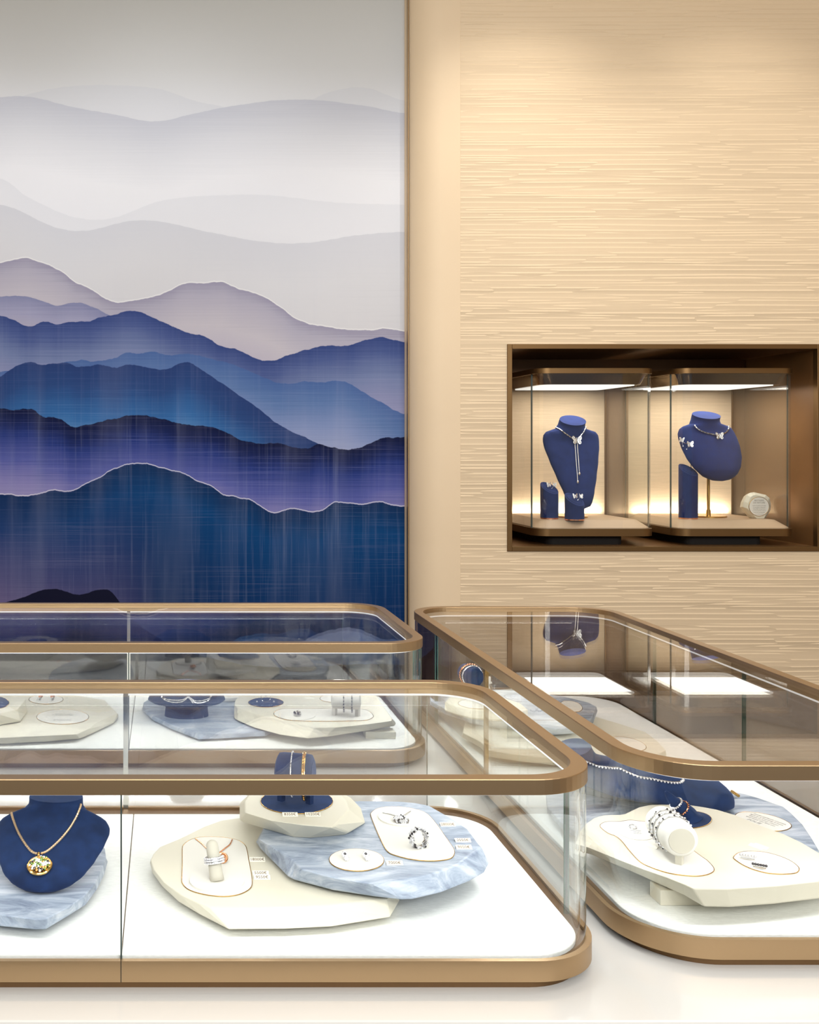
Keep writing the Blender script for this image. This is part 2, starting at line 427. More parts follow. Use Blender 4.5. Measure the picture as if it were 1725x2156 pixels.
# ---- mural of layered mountain ridges, painted on woven cloth
YM = 3.96
def mural_mat():
    m, nt, b = new_mat('mountain_mural'); N = nt.nodes; L = nt.links
    U0, UW, VH = -700.0, 1620.0, 1400.0       # mural units
    tc = N.new('ShaderNodeTexCoord')
    sp = N.new('ShaderNodeSeparateXYZ'); L.new(tc.outputs['Object'], sp.inputs[0])
    def mt(op, a, b_=None, c=None, clamp=False):
        n = N.new('ShaderNodeMath'); n.operation = op; n.use_clamp = clamp
        for i, v in enumerate((a, b_, c)):
            if v is None: continue
            if isinstance(v, (int, float)): n.inputs[i].default_value = v
            else: L.new(v, n.inputs[i])
        return n.outputs[0]
    k = F/YM
    u = mt('MULTIPLY_ADD', sp.outputs['X'], k/UW, (VX-U0)/UW)
    v = mt('MULTIPLY_ADD', sp.outputs['Z'], -k/VH, (VY+CAM.z*k)/VH)
    def noise(sx, sz, detail=2, off=0, rough=0.5):
        mp = N.new('ShaderNodeMapping'); mp.inputs['Scale'].default_value = (sx, 0.001, sz); mp.inputs['Location'].default_value = (off, 0, off)
        L.new(tc.outputs['Object'], mp.inputs[0])
        n = N.new('ShaderNodeTexNoise'); n.inputs['Scale'].default_value = 1; n.inputs['Detail'].default_value = detail
        n.inputs['Roughness'].default_value = rough
        L.new(mp.outputs[0], n.inputs['Vector']); return n.outputs['Fac']
    jag = noise(30, 1, 3)
    streakv = noise(55, 1.2, 4, 3, 0.7)       # vertical threads
    streakh = noise(1.6, 170, 4, 7, 0.7)      # horizontal threads
    mpw = N.new('ShaderNodeMapping'); mpw.inputs['Scale'].default_value = (2.2, .001, 2.2); L.new(tc.outputs['Object'], mpw.inputs[0])
    blot = N.new('ShaderNodeTexNoise'); blot.inputs['Scale'].default_value = 1; blot.inputs['Detail'].default_value = 3
    L.new(mpw.outputs[0], blot.inputs['Vector'])
    def ramp(fac, stops):
        cr = N.new('ShaderNodeValToRGB'); e = cr.color_ramp.elements
        e[0].position = stops[0][0]; e[0].color = lin(*stops[0][1])
        e[1].position = stops[-1][0]; e[1].color = lin(*stops[-1][1])
        for p, c in stops[1:-1]:
            x = e.new(p); x.color = lin(*c)
        L.new(fac, cr.inputs[0]); return cr.outputs[0]
    def mix(fac, a, b_):
        n = N.new('ShaderNodeMix'); n.data_type = 'RGBA'
        if isinstance(fac, (int, float)): n.inputs['Factor'].default_value = fac
        else: L.new(fac, n.inputs['Factor'])
        for s_, v_ in (('A', a), ('B', b_)):
            i = [x for x in n.inputs if x.name == s_ and x.type == 'RGBA'][0]
            if isinstance(v_, tuple): i.default_value = v_
            else: L.new(v_, i)
        return [x for x in n.outputs if x.type == 'RGBA'][0]
    col = ramp(v, [(0, (205, 206, 204)), (0.10, (214, 216, 218)), (0.17, (228, 231, 238)), (0.28, (238, 241, 248)), (0.36, (222, 225, 232)), (0.5, (208, 208, 212))])
    def K(pts):      # from close-up coordinates to mural units
        return [(x/1.983, 500+y/1.983) for x, y in pts]
    layers = [
     # points, amount of jag, ramp over depth below ridge (units of 300), outline, opacity
     ([(-200,200),(0,215),(70,195),(130,183),(290,181),(340,188),(430,216),(600,230),(700,192),(760,183),(858,212)], 2, [(0,(208,212,222)),(0.3,(222,225,233)),(0.6,(236,239,246))], 0, .45),
     ([(-200,230),(0,204),(60,203),(150,224),(240,240),(330,255),(400,240),(500,221),(620,209),(760,221),(858,238)], 2, [(0,(196,200,214)),(0.25,(222,225,234)),(0.5,(240,242,249)),(1,(236,238,246))], 0, .8),
     ([(-200,380),(0,375),(60,415),(200,462),(350,420),(480,410),(560,410),(700,425),(858,430)], 2, [(0,(214,218,228)),(0.25,(224,226,233)),(0.5,(216,217,224))], 0, .35),
     ([(-200,420),(0,430),(150,485),(300,463),(450,490),(550,508),(640,511),(750,495),(858,487)], 2, [(0,(200,203,214)),(0.3,(210,211,217)),(0.8,(205,204,208))], 0, .6),
     (K([(-400,180),(-150,120),(0,105),(60,93),(110,85),(150,97),(210,118),(260,145),(320,190),(380,215),(430,250),(485,270),(560,262),(640,247),(700,225),(770,193),(850,190),(930,187),(990,212),(1050,228),(1110,252),(1170,290),(1230,335),(1290,360),(1370,373),(1460,385),(1560,385),(1610,380),(1700,393)]), 3,
        [(0,(150,147,172)),(0.08,(174,171,190)),(0.3,(196,191,202)),(0.6,(180,174,196))], 1, .95),
     (K([(-400,260),(0,245),(110,245),(180,265),(240,283),(310,270),(380,285),(430,310),(520,360),(700,480),(1000,650)]), 3,
        [(0,(112,120,165)),(0.12,(150,152,188)),(0.35,(188,180,190))], 0, .8),
     (K([(-400,360),(0,325),(50,340),(130,370),(180,350),(240,360),(300,350),(360,350),(410,335),(480,320),(520,308),(575,307),(620,325),(700,360),(780,395),(850,410),(930,455),(990,465),(1040,490),(1090,510),(1150,510),(1220,485),(1290,465),(1370,450),(1450,450),(1520,430),(1580,415),(1640,425),(1700,438)]), 4,
        [(0,(52,70,128)),(0.1,(76,92,146)),(0.26,(116,130,172)),(0.5,(150,152,190))], 0, 1),
     (K([(-400,600),(0,560),(270,520),(330,512),(420,515),(480,500),(530,480),(580,485),(640,475),(700,490),(800,485),(860,500),(920,515),(980,530),(1050,560),(1120,590),(1180,610),(1280,600),(1340,605),(1390,597),(1440,600),(1500,635),(1580,680),(1640,715),(1700,740)]), 4,
        [(0,(72,102,160)),(0.15,(92,122,174)),(0.32,(130,148,194)),(0.6,(174,180,212))], 0, .95),
     (K([(-400,620),(0,580),(50,545),(120,518),(170,530),(240,522),(290,525),(330,540),(400,530),(480,540),(540,530),(620,543),(700,548),(740,530),(790,520),(840,550),(900,590),(960,630),(1020,670),(1090,720),(1150,770),(1220,810),(1290,840),(1330,862),(1400,900),(1700,1050)]), 4,
        [(0,(40,62,116)),(0.16,(42,72,128)),(0.36,(52,106,168)),(0.6,(104,152,202))], 0, 1),
     (K([(-400,730),(0,712),(60,718),(90,712),(130,715),(180,745),(250,755),(300,790),(370,780),(440,763),(520,745),(570,742),(620,745),(690,760),(760,780),(850,785),(900,795),(960,820),(1000,840),(1080,858),(1160,858),(1230,875),(1280,880),(1330,863),(1400,878),(1490,880),(1540,860),(1600,838),(1700,833)]), 5,
        [(0,(10,20,60)),(0.09,(20,34,86)),(0.19,(42,60,130)),(0.36,(88,96,168)),(0.52,(138,134,190)),(0.7,(164,156,200))], 0, 1),
     (K([(-400,1050),(0,1070),(120,1078),(220,1058),(300,1060),(360,1030),(420,1000),(480,965),(550,947),(620,948),(690,968),(760,985),(830,1020),(870,1032),(930,1072),(990,1085),(1050,1100),(1100,1130),(1145,1152),(1200,1135),(1240,1135),(1280,1143),(1340,1143),(1390,1110),(1440,1108),(1500,1115),(1590,1107),(1640,1117),(1700,1123)]), 4,
        None, 1, 1),
    ]
    def ridge(pts, amt):
        fc = N.new('ShaderNodeFloatCurve'); c = fc.mapping.curves[0]
        P = [((x-U0)/UW, y/VH) for x, y in pts]
        P = [(min(max(a, 0), 1), b_) for a, b_ in P]
        c.points[0].location = (0, P[0][1]); c.points[1].location = (1, P[-1][1])
        for a, b_ in P:
            if 0 < a < 1: c.points.new(a, b_)
        fc.mapping.update()
        L.new(u, fc.inputs['Value'])
        r = mt('MULTIPLY_ADD', mt('SUBTRACT', jag, 0.5), amt*2.0/VH, fc.outputs[0])
        return mt('SUBTRACT', v, r)
    for pts, amt, stops, outline, op in layers:
        d = ridge(pts, amt)
        msk = mt('MULTIPLY', mt('MULTIPLY', d, VH/1.4, clamp=True), op)
        dep = mt('MULTIPLY', d, VH/300, clamp=True)
        # threads displace the fading of each wash a little
        dep2 = mt('ADD', dep, mt('MULTIPLY', mt('SUBTRACT', streakh, 0.5), 0.16), clamp=True)
        if stops: c2 = ramp(dep2, stops)
        else:
            ca = ramp(dep2, [(0, (12, 46, 90)), (0.2, (4, 66, 122)), (0.6, (4, 52, 104)), (1.0, (6, 44, 92))])
            cb = ramp(dep2, [(0, (14, 46, 92)), (0.25, (34, 62, 116)), (0.6, (86, 84, 132)), (1.0, (130, 110, 150))])
            lf = mt('MULTIPLY_ADD', u, -4.6, 2.95, clamp=True)
            c2 = mix(lf, ca, cb)
        if outline:
            e = mt('SUBTRACT', 1.0, mt('MULTIPLY', mt('ABSOLUTE', mt('ADD', d, 1.0/VH)), VH/1.6), clamp=True)
            col = mix(mt('MULTIPLY', e, 0.75), col, lin(244, 244, 246))
        col = mix(msk, col, c2)
    # threads of the weave: light vertical and horizontal streaks, stronger on the dark washes
    low = mt('MULTIPLY_ADD', v, 3.0, -1.05, clamp=True)
    sv = mt('MULTIPLY', mt('MULTIPLY', mt('SUBTRACT', streakv, 0.52), 3.2, clamp=True), mt('MULTIPLY', low, mt('MULTIPLY_ADD', blot.outputs['Fac'], 1.1, -0.25, clamp=True)))
    col = mix(mt('MULTIPLY', sv, 0.55), col, lin(176, 184, 214))
    wide = noise(7, 0.7, 3, 13, 0.6)
    col = mix(mt('MULTIPLY', mt('MULTIPLY', mt('SUBTRACT', wide, 0.48), 3.0, clamp=True), mt('MULTIPLY', low, 0.18)), col, lin(168, 172, 200))
    sh = mt('MULTIPLY', mt('MULTIPLY', mt('SUBTRACT', streakh, 0.55), 3.0, clamp=True), low)
    col = mix(mt('MULTIPLY', sh, 0.22), col, lin(190, 190, 220))
    sd = mt('MULTIPLY', mt('MULTIPLY', mt('SUBTRACT', 0.45, streakh), 3.0, clamp=True), low)
    col = mix(mt('MULTIPLY', sd, 0.3), col, lin(14, 24, 60))
    # small dark hill at the bottom
    d = ridge(K([(-400,1560),(-100,1540),(80,1507),(180,1470),(240,1467),(330,1490),(420,1468),(460,1475),(490,1507),(560,1600),(900,1760),(1700,1800)]), 3)
    col = mix(mt('MULTIPLY', d, VH/1.4, clamp=True), col, lin(16, 18, 44))
    L.new(col, b.inputs['Base Color'])
    b.inputs['Roughness'].default_value = 0.7
    b.inputs['Specular IOR Level'].default_value = 0.12
    return m
M['mural'] = mural_mat()

# ------------------------------------------------------------------ the room
YW = 3.85                                     # textured wall
ZC = 3.40
m = MB(); m.box((-3.2, -2.2, -0.1), (4.6, 4.7, 0)); structure(m.build('floor', M['floor']))
m = MB(); m.box((-3.2, -2.2, ZC), (4.6, 4.7, ZC+0.1)); structure(m.build('ceiling', M['plaster']))
m = MB(); m.box((-3.3, -2.2, 0), (-3.2, 4.7, ZC)); structure(m.build('wall_left', M['column']))
m = MB(); m.box((4.6, -2.2, 0), (4.7, 4.7, ZC)); structure(m.build('wall_right', M['column']))
# textured wall with the niche opening
NX0, NX1 = atd(1078, 900, YW).x, atd(1720, 900, YW).x
NZ0, NZ1 = atd(1078, 1150.5, YW).z, atd(1078, 735, YW).z
XT = atd(970, 900, YW).x
fw = 0.018
m = MB()
a0, a1, b0, b1 = NX0-fw, NX1+fw, NZ0-fw, NZ1+fw
m.box((XT, YW, 0), (a0, YW+.05, ZC)); m.box((a1, YW, 0), (4.6, YW+.05, ZC))
m.box((a0, YW, 0), (a1, YW+.05, b0)); m.box((a0, YW, b1), (a1, YW+.05, ZC))
structure(m.build('wall_back', M['wall']))
# smooth rounded pilaster between wall and mural
XL0 = atd(866, 900, YW).x
R_ = 0.12
path = [(XT, YW+0.001)]+[(XL0+R_-R_*math.sin(math.radians(t)), YW+R_-R_*math.cos(math.radians(t))) for t in range(0, 91, 6)]+[(XL0, YW+.2), (XT, YW+.2)]
m = MB(); m.prism(path, 0, ZC)
structure(m.build('wall_pilaster', M['column'], autos=30))
# metal edge strip of the mural
XE = atd(858, 900, YM).x
m = MB(); m.box((XE-0.003, YM-0.04, 0), (XL0+0.004, YM+.05, ZC)); structure(m.build('trim_1', M['bronze'], bevel=0.002))
m = MB(); m.box((-3.2, YM+.03, 0), (XE+.02, YM+.1, ZC)); structure(m.build('wall_mural_side', M['column']))
m = MB(); m.box((-1.75, YM, 0.12), (XE, YM+.03, ZC-0.02))
tag(m.build('mural', M['mural']), 'tall mural of layered blue and lilac mountain ridges on woven cloth', 'mural')
# niche
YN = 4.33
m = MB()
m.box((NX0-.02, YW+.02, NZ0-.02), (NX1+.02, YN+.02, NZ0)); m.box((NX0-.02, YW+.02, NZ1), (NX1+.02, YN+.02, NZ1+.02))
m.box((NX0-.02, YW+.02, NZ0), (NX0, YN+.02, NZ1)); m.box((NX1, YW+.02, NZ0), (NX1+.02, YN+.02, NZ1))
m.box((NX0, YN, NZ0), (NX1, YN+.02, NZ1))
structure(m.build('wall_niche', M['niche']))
m = MB()
m.box((a0, YW-.006, b0), (NX0, YW+.022, b1)); m.box((NX1, YW-.006, b0), (a1, YW+.022, b1))
m.box((NX0, YW-.006, b0), (NX1, YW+.022, NZ0)); m.box((NX0, YW-.006, NZ1), (NX1, YW+.022, b1))
structure(m.build('trim_2', M['bronze_niche'], bevel=0.0015))

# ------------------------------------------------------------------ counter
ZK = 0.90
m = MB(); m.box((-2.4, 1.040, ZK-.04), (1.55, 2.44, ZK)); 
ct = thing('display_counter', 'white lacquered counter carrying the three glass cases', 'counter', (0, 1.7, 0))
m.build('worktop', M['counter'], ct, bevel=0.003)
m = MB(); m.box((-2.35, 1.06, 0), (1.50, 2.40, ZK-.04)); m.build('cabinet_body', M['counter'], ct)

# ------------------------------------------------------------------ glass cases
ZB0, ZB1 = 0.910, 0.932          # base frame
ZL = 0.9335                      # lining top
ZT0, ZT1 = 1.105, 1.122          # top frame
def case(label, x0, y0, x1, y1, r, joints_front, joints_side, carpets, group='glass display cases on the counter', top=None, front=None):
    t = thing('display_case', label, 'display case', ((x0+x1)/2, (y0+y1)/2, ZK), group)
    # base
    ob = .005
    m = MB(); m.prism(rrect(x0+.010, y0+.006, x1-.010, y1-.010, r*.95), ZK, ZB0+.002); m.build('plinth', M['bronze_dark'], t, autos=30)
    m = MB(); m.ring(rrect(x0-ob, y0-.003, x1+ob, y1+.003, r+ob), rrect(x0+.001, y0+.003, x1-.001, y1-.004, r), ZB0, ZB1)
    m.build('base_frame', M['bronze'], t, autos=40)
    m = MB(); m.prism(rrect(x0+.0005, y0+.0025, x1-.0005, y1-.003, r), ZB0+.001, ZB1-.003); m.build('base_tray', M['bronze_dark'], t, autos=30)
    for poly in carpets:
        m = MB(); m.prism(poly, ZB1-.004, ZL); m.build('lining_panel', M['lining'], t, bevel=.001)
    # top frame with rebated glass
    fwid = .0175
    m = MB(); m.ring(rrect(x0, y0, x1, y1, r), rrect(x0+fwid, y0+fwid, x1-fwid, y1-fwid, r-fwid*.8), ZT0, ZT1)
    m.build('top_frame', M['bronze'], t, bevel=.0009, seg=2)
    m = MB(); g = rrect(x0+fwid*.6, y0+fwid*.6, x1-fwid*.6, y1-fwid*.6, r-fwid*.5)
    m.prism(g, ZT1-.011, ZT1-.005)
    o = m.build('top_glass', top or GT, t)
    nn = len(o.data.polygons)
    for i, p in enumerate(o.data.polygons):
        if abs(p.normal.z) < .5: p.material_index = 1
    # glass panes between the joints
    gi = .0045; X0, Y0, X1, Y1 = x0+gi, y0+gi, x1-gi, y1-gi; rg = r-gi
    zz = (ZB1-.004, ZT0+.0005)
    jl = .11
    def pane(path, mat=GL): strip(path, .006, *zz).build('glass_pane', mat, t, autos=30)
    fr = arc(X1-rg, Y0+rg, rg, -90, 0)
    fl = arc(X0+rg, Y0+rg, rg, 180, 270)
    br = arc(X1-rg, Y1-rg, rg, 0, 90)
    bl = arc(X0+rg, Y1-rg, rg, 90, 180)
    def seam(X, y, mat='seam', w_=.0006, name='glass_joint'):
        m = MB(); m.box((X-.0012, y-w_, zz[0]), (X+.0012, y+w_, zz[1])); m.build(name, M[mat], t)
    if joints_front is not None:
        jx, jb = joints_front
        pane([(jx+.0008, Y0)]+fr+[(X1, Y0+jl)], front or GC); pane([(X0, Y0+jl)]+fl+[(jx-.0008, Y0)], front or GC)
        pane([(X1, Y0+jl+.001)]+br); pane(bl+[(X0, Y0+jl+.001)])
        pane([br[-1], (jb+.004, Y1)], GB); pane([(jb-.004, Y1), bl[0]], GB)
        m = MB(); m.box((jx-.0006, Y0-.003, zz[0]), (jx+.0006, Y0+.003, zz[1])); m.build('glass_joint', M['seam'], t)
        m = MB(); m.box((jb-.0036, Y1-.012, ZB1-.003), (jb+.0036, Y1+.003, ZT0)); m.build('joint_post', M['steel'], t)
        m = MB(); m.box((jx-.0004, y0-.0034, ZB0), (jx+.0004, y0-.0026, ZB1)); m.build('base_seam', M['black'], t)
        seam(X1, Y0+jl); seam(X0, Y0+jl)
    else:
        yj = joints_side[0]; ye = joints_side[1]
        pane([(X0, yj-.001)]+fl+fr, GC)
        pane([fr[-1], (X1, yj-.001)], GR)
        pane([(X1, yj+.001), (X1, ye-.001)], GR); pane([(X0, yj+.001), (X0, ye-.001)])
        pane([(X1, ye)]+br+bl+[(X0, ye)], GD)
        seam(X1, yj); seam(X0, ye, 'glass_edge', .001); seam(X1, ye, 'glass_edge', .001)
        m = MB(); m.box((X0-.003, yj-.005, zz[0]), (X0+.003, yj+.002, zz[1])); m.build('joint_post', M['brass'], t)
    # led profile hidden under the top frame
    m = MB(); m.ring(rrect(x0+.0095, y0+.0095, x1-.0095, y1-.0095, r-.008), rrect(x0+.016, y0+.016, x1-.016, y1-.016, r-.014), ZT0-.003, ZT0+.0005)
    m.build('light_profile', M['led_strip'], t)
    return t
M['led_strip'] = emissive('led_strip', (0.97, 0.985, 1, 1), 1.3)
def leds(x0, y0, x1, y1, pw):
    c = (0.97, 0.985, 1.0)
    L_ = x1-x0; D_ = y1-y0
    area('case_light', ((x0+x1)/2, y0+.022, ZT0-.004), (math.radians(22), 0, 0), L_-.16, .008, pw*L_, c)
    area('case_light', ((x0+x1)/2, y1-.022, ZT0-.004), (math.radians(-22), 0, 0), L_-.16, .008, pw*L_, c)
    area('case_light', (x0+.022, (y0+y1)/2, ZT0-.004), (0, math.radians(-22), 0), .008, D_-.16, pw*D_, c)
    area('case_light', (x1-.022, (y0+y1)/2, ZT0-.004), (0, math.radians(22), 0), .008, D_-.16, pw*D_, c)

def carpet(x0, y0, x1, y1, rl, rr, n=12):
    pts = []
    for cx, cy, a0, r in ((x1-rr, y0+rr, -90, rr), (x1-rr, y1-rr, 0, rr), (x0+rl, y1-rl, 90, rl), (x0+rl, y0+rl, 180, rl)):
        if r < .002: pts.append((cx+(r if a0 in (-90, 0) else -r), cy+(-r if a0 in (-90, 180) else r))); continue
        for i in range(n+1):
            a = math.radians(a0+90*i/n); pts.append((cx+r*math.cos(a), cy+r*math.sin(a)))
    return pts
FX0, FX1, FY0, FY1 = -.66, .470, 1.100, 1.566
jf, jb = -.0475, -.0600
case('front glass case with bronze frame, nearest the camera', FX0, FY0, FX1, FY1, .080, (jf, jb), (),
     [carpet(FX0+.014, FY0+.006, jf-.0006, FY1-.036, .07, 0), carpet(jf+.0006, FY0+.006, FX1-.014, FY1-.036, 0, .07)])
BX0, BX1, BY0, BY1 = -.72, .472, 1.852, 2.330
jf2, jb2 = -.0665, -.083
case('rear glass case with bronze frame, behind the front one and below the mural', BX0, BY0, BX1, BY1, .080, (jf2, jb2), (),
     [carpet(BX0+.014, BY0+.006, jf2-.0006, BY1-.036, .07, 0), carpet(jf2+.0006, BY0+.006, BX1-.014, BY1-.036, 0, .07)], front=GM)
RX0, RX1, RY0, RY1 = .522, .956, 1.1476, 2.277
case('long glass case at the right, running towards the textured wall', RX0, RY0, RX1, RY1, .088, None, (1.72, 2.035),
     [carpet(RX0+.010, RY0+.006, RX1-.010, RY1-.03, .078, .078)], top=GTS)
leds(FX0, FY0, FX1, FY1, 0.66)
leds(BX0, BY0, BX1, BY1, 1.6)
leds(RX0, RY0, RX1, RY1, 0.7)

# ------------------------------------------------------------------ slabs, panels, tags
def slab(label, pairs, zlow, ztop, mat, foot_to, name='display_plinth', group=None, cat='plinth', feet=None, bevel=.0016):
    """pairs: (low_px, low_py, top_px, top_py) clockwise; None low = straight below the top edge"""
    low = []; top = []
    for p in pairs:
        if len(p) == 2:
            t = at(p[0], p[1], ztop); l = Vector((t.x, t.y, zlow))
        else:
            l = at(p[0], p[1], zlow); t = at(p[2], p[3], ztop)
        low.append(l); top.append(t)
    c = sum(top, Vector())/len(top)
    n = len(low)
    bot = [Vector((c.x+(v.x-c.x)*.93, c.y+(v.y-c.y)*.93, zlow-.0035)) for v in low]
    vs = top+low+bot
    fs = [tuple(range(n)), tuple(2*n+i for i in range(n))[::-1]]
    for i in range(n):
        j = (i+1) % n
        fs += [(i, n+i, n+j, j), (n+i, 2*n+i, 2*n+j, n+j)]
    T = thing(name, label, cat, (c.x, c.y, foot_to), group)
    mesh_obj('slab', vs, fs, mat, T, bevel=bevel, seg=3)
    if zlow-.0035-foot_to > .0005:
        for (fx, fy) in (feet or [(c.x, c.y)]):
            m = MB(); m.box((fx-.028, fy-.014, foot_to), (fx+.028, fy+.014, zlow-.003))
            m.build('foot', mat, T, bevel=.001)
    return T
def panel(T, px_pts, z, mat, smooth=6, rim=True, name='inset_panel', h=.0008, rim_mat='brass'):
    pts = [at(x, y, z) for x, y in px_pts]
    if smooth: pts = crom(pts, True, smooth)
    m = MB(); m.prism(pts, z-.003, z+h)
    o = m.build(name, mat, T, autos=35)
    if rim:
        m = MB(); m.tube([Vector((p.x, p.y, z+h*.6)) for p in pts], .0006, 6, closed=True)
        r = m.build('rim', M[rim_mat], None, smooth=True); r.parent = o
    return o
def text_mesh(name, body, size, mat, mtx, parent=None, depth=.0001, align='CENTER', shear=0):
    cu = bpy.data.curves.new(name, 'FONT'); cu.body = body; cu.size = size; cu.align_x = align; cu.align_y = 'CENTER'
    cu.extrude = depth; cu.resolution_u = 2
    tmp = bpy.data.objects.new(name+'_tmp', cu); C.objects.link(tmp)
    dg = bpy.context.evaluated_depsgraph_get()
    me = bpy.data.meshes.new_from_object(tmp.evaluated_get(dg))
    bpy.data.objects.remove(tmp); bpy.data.curves.remove(cu)
    me.transform(mtx); me.materials.clear(); me.materials.append(mat)
    me.name = name
    o = bpy.data.objects.new(name, me); C.objects.link(o)
    if parent is not None: adopt(o, parent)
    return o
def price(px, py, z, body, where, yaw=0.0, tilt=28, w_=.0195, h_=.0068, light=False):
    p = at(px, py, z)
    T = thing('price_tag', where, 'price tag', p, 'small price tags in the cases')
    mt = Matrix.Translation(p+Vector((0, 0, .0002+h_/2*math.sin(math.radians(tilt)))) ) @ Matrix.Rotation(yaw, 4, 'Z') @ Matrix.Rotation(math.radians(tilt), 4, 'X')
    m = MB(); m.box((-w_/2, -h_/2, -.0006), (w_/2, h_/2, 0)); m.add([(-w_/2, h_/2, -.0006), (w_/2, h_/2, -.0006), (w_/2, h_/2-.0008, -.0006-h_*math.tan(math.radians(tilt))*0.9), (-w_/2, h_/2-.0008, -.0006-h_*math.tan(math.radians(tilt))*.9)], [(0, 1, 2, 3)])
    m.v = [mt @ v for v in m.v]
    m.build('card', M['paper'], T)
    if body: text_mesh('lettering', body, .0058, M['ink'], mt @ Matrix.Translation((0, 0, .0001)), T, .00005)
def text_disc(T, lines, px, py, z, size, yaw, mat='ink_grey', lead=1.35, sizes=None, squash=1.0):
    p = at(px, py, z)
    mt = Matrix.Translation(p) @ Matrix.Rotation(yaw, 4, 'Z')
    m_all = []
    y = 0; tot = sum((sizes[i] if sizes else size)*lead for i in range(len(lines)))
    y = tot/2
    for i, l in enumerate(lines):
        s = sizes[i] if sizes else size
        y -= s*lead/2
        m_all.append(text_mesh('lettering', l, s, M[mat], mt @ Matrix.Translation((0, y, .0002)), T, .00005))
        y -= s*lead/2
    return m_all

# ------------------------------------------------------------------ busts
def bust(name, label, tip, W, L_, alpha, prof, neck_w, neck_len, bend, yaw, mat, hf=.24, hb=.10, parent=None, neck_d=.62, cat='necklace bust', group='necklace busts', lift=None):
    """loft from the lower tip up the chest, over the shoulders and into the neck"""
    rings = []; n = 36
    y = 0.0; z = 0.0; a = alpha
    secs = []
    T_ = [i/26 for i in range(27)]
    def f(t):
        for (t0, v0), (t1, v1) in zip(prof, prof[1:]):
            if t <= t1:
                u = (t-t0)/(t1-t0) if t1 > t0 else 0
                u2 = u*u*(3-2*u)*.35+u*.65
                return v0+(v1-v0)*u2
        return prof[-1][1]
    last = 0
    for t in T_:
        ds = (t-last)*L_; last = t
        aa = a+ (bend*.45*max(0, (t-.8)/.2))
        y += ds*math.cos(aa); z += ds*math.sin(aa)
        wv = max(f(t), .012)*W/2
        k = max(0, (t-.82)/.18)
        hfr = W*.5*hf*(min(1, (t/.12))**.5)*(1-k)+k*neck_w/2*neck_d
        hbk = W*.5*hb*(min(1, (t/.12))**.5)*(1-k)+k*neck_w/2*neck_d
        secs.append((y, z, aa, wv, hfr, hbk, 2.3*(1-k)+2*k))
    for i in range(1, 6):
        aa = a+bend*(.45+.55*i/5)
        y += neck_len/5*math.cos(aa); z += neck_len/5*math.sin(aa)
        g = [0, .92, .90, .90, .92, .96][i]
        w0 = secs[26][3]
        ww = w0+(neck_w/2-w0)*min(1, i/2.2)
        secs.append((y, z, aa, ww, neck_w/2*neck_d, neck_w/2*neck_d, 2))
    vs = []; fs = []
    for (y, z, aa, wv, hf_, hb_, e) in secs:
        for j in range(n):
            p = 2*math.pi*j/n
            c, s_ = math.cos(p), math.sin(p)
            sx = math.copysign(abs(c)**(2/e), c)*wv
            h_ = (hf_ if s_ > 0 else hb_)*math.copysign(abs(s_)**(2/2.0), s_)
            vs.append(Vector((sx, y-math.sin(aa)*h_, z+math.cos(aa)*h_)))
    N_ = len(secs)
    for i in range(N_-1):
        for j in range(n):
            j2 = (j+1) % n
            fs.append((i*n+j, i*n+j2, (i+1)*n+j2, (i+1)*n+j))
    fs.append(tuple(range(n))[::-1]); fs.append(tuple((N_-1)*n+j for j in range(n)))
    R = Matrix.Rotation(yaw, 4, 'Z')
    vs = [R @ v for v in vs]
    lo = min(v.z for v in vs) if lift is None else lift
    vs = [v+Vector(tip)-Vector((0, 0, lo if lift is None else lift)) for v in vs]
    T = parent or thing(name, label, cat, tip, group)
    o = mesh_obj('bust_form', vs, fs, mat, T, autos=38)
    bv = BVHTree.FromPolygons([tuple(v) for v in vs], fs)
    return T, o, bv
def drape(bv, pts, off=.0008, smooth=5):
    out = []
    P = crom([(x, y) for x, y in pts], False, smooth)
    for p in P:
        d = ray(p[0], p[1])
        h = bv.ray_cast(CAM, d, 12)
        if h[0] is not None:
            nrm = h[1]
            if nrm.dot(d) > 0: nrm = -nrm
            out.append(h[0]+nrm*off)
    return out
def chain(mb, pts, r, k=0, tw=0):
    rs = [r*(1+.22*math.sin(i*2.1)) for i in range(len(pts))]
    mb.tube(pts, rs, 7, k=k)
def resample(pts, step):
    out = [pts[0]]; acc = 0
    for a, b in zip(pts, pts[1:]):
        d = (b-a).length; 
        if d < 1e-9: continue
        x = step-acc
        while x <= d:
            out.append(a+(b-a)*(x/d)); x += step
        acc = (acc+d) % step
    return out

PF = [(0,0),(.02,.22),(.06,.38),(.13,.54),(.22,.68),(.40,.83),(.58,.94),(.74,1.0),(.82,.99),(.88,.93),(.93,.82),(.97,.68),(1,.56)]
PL = [(0,0),(.015,.20),(.04,.31),(.09,.40),(.2,.52),(.4,.70),(.6,.86),(.78,.98),(.86,1.0),(.91,.985),(.95,.93),(.98,.78),(1,.54)]
PR = [(0,0),(.02,.26),(.06,.44),(.13,.62),(.25,.80),(.42,.94),(.6,1.0),(.75,1.0),(.85,.97),(.92,.89),(.97,.74),(1,.52)]

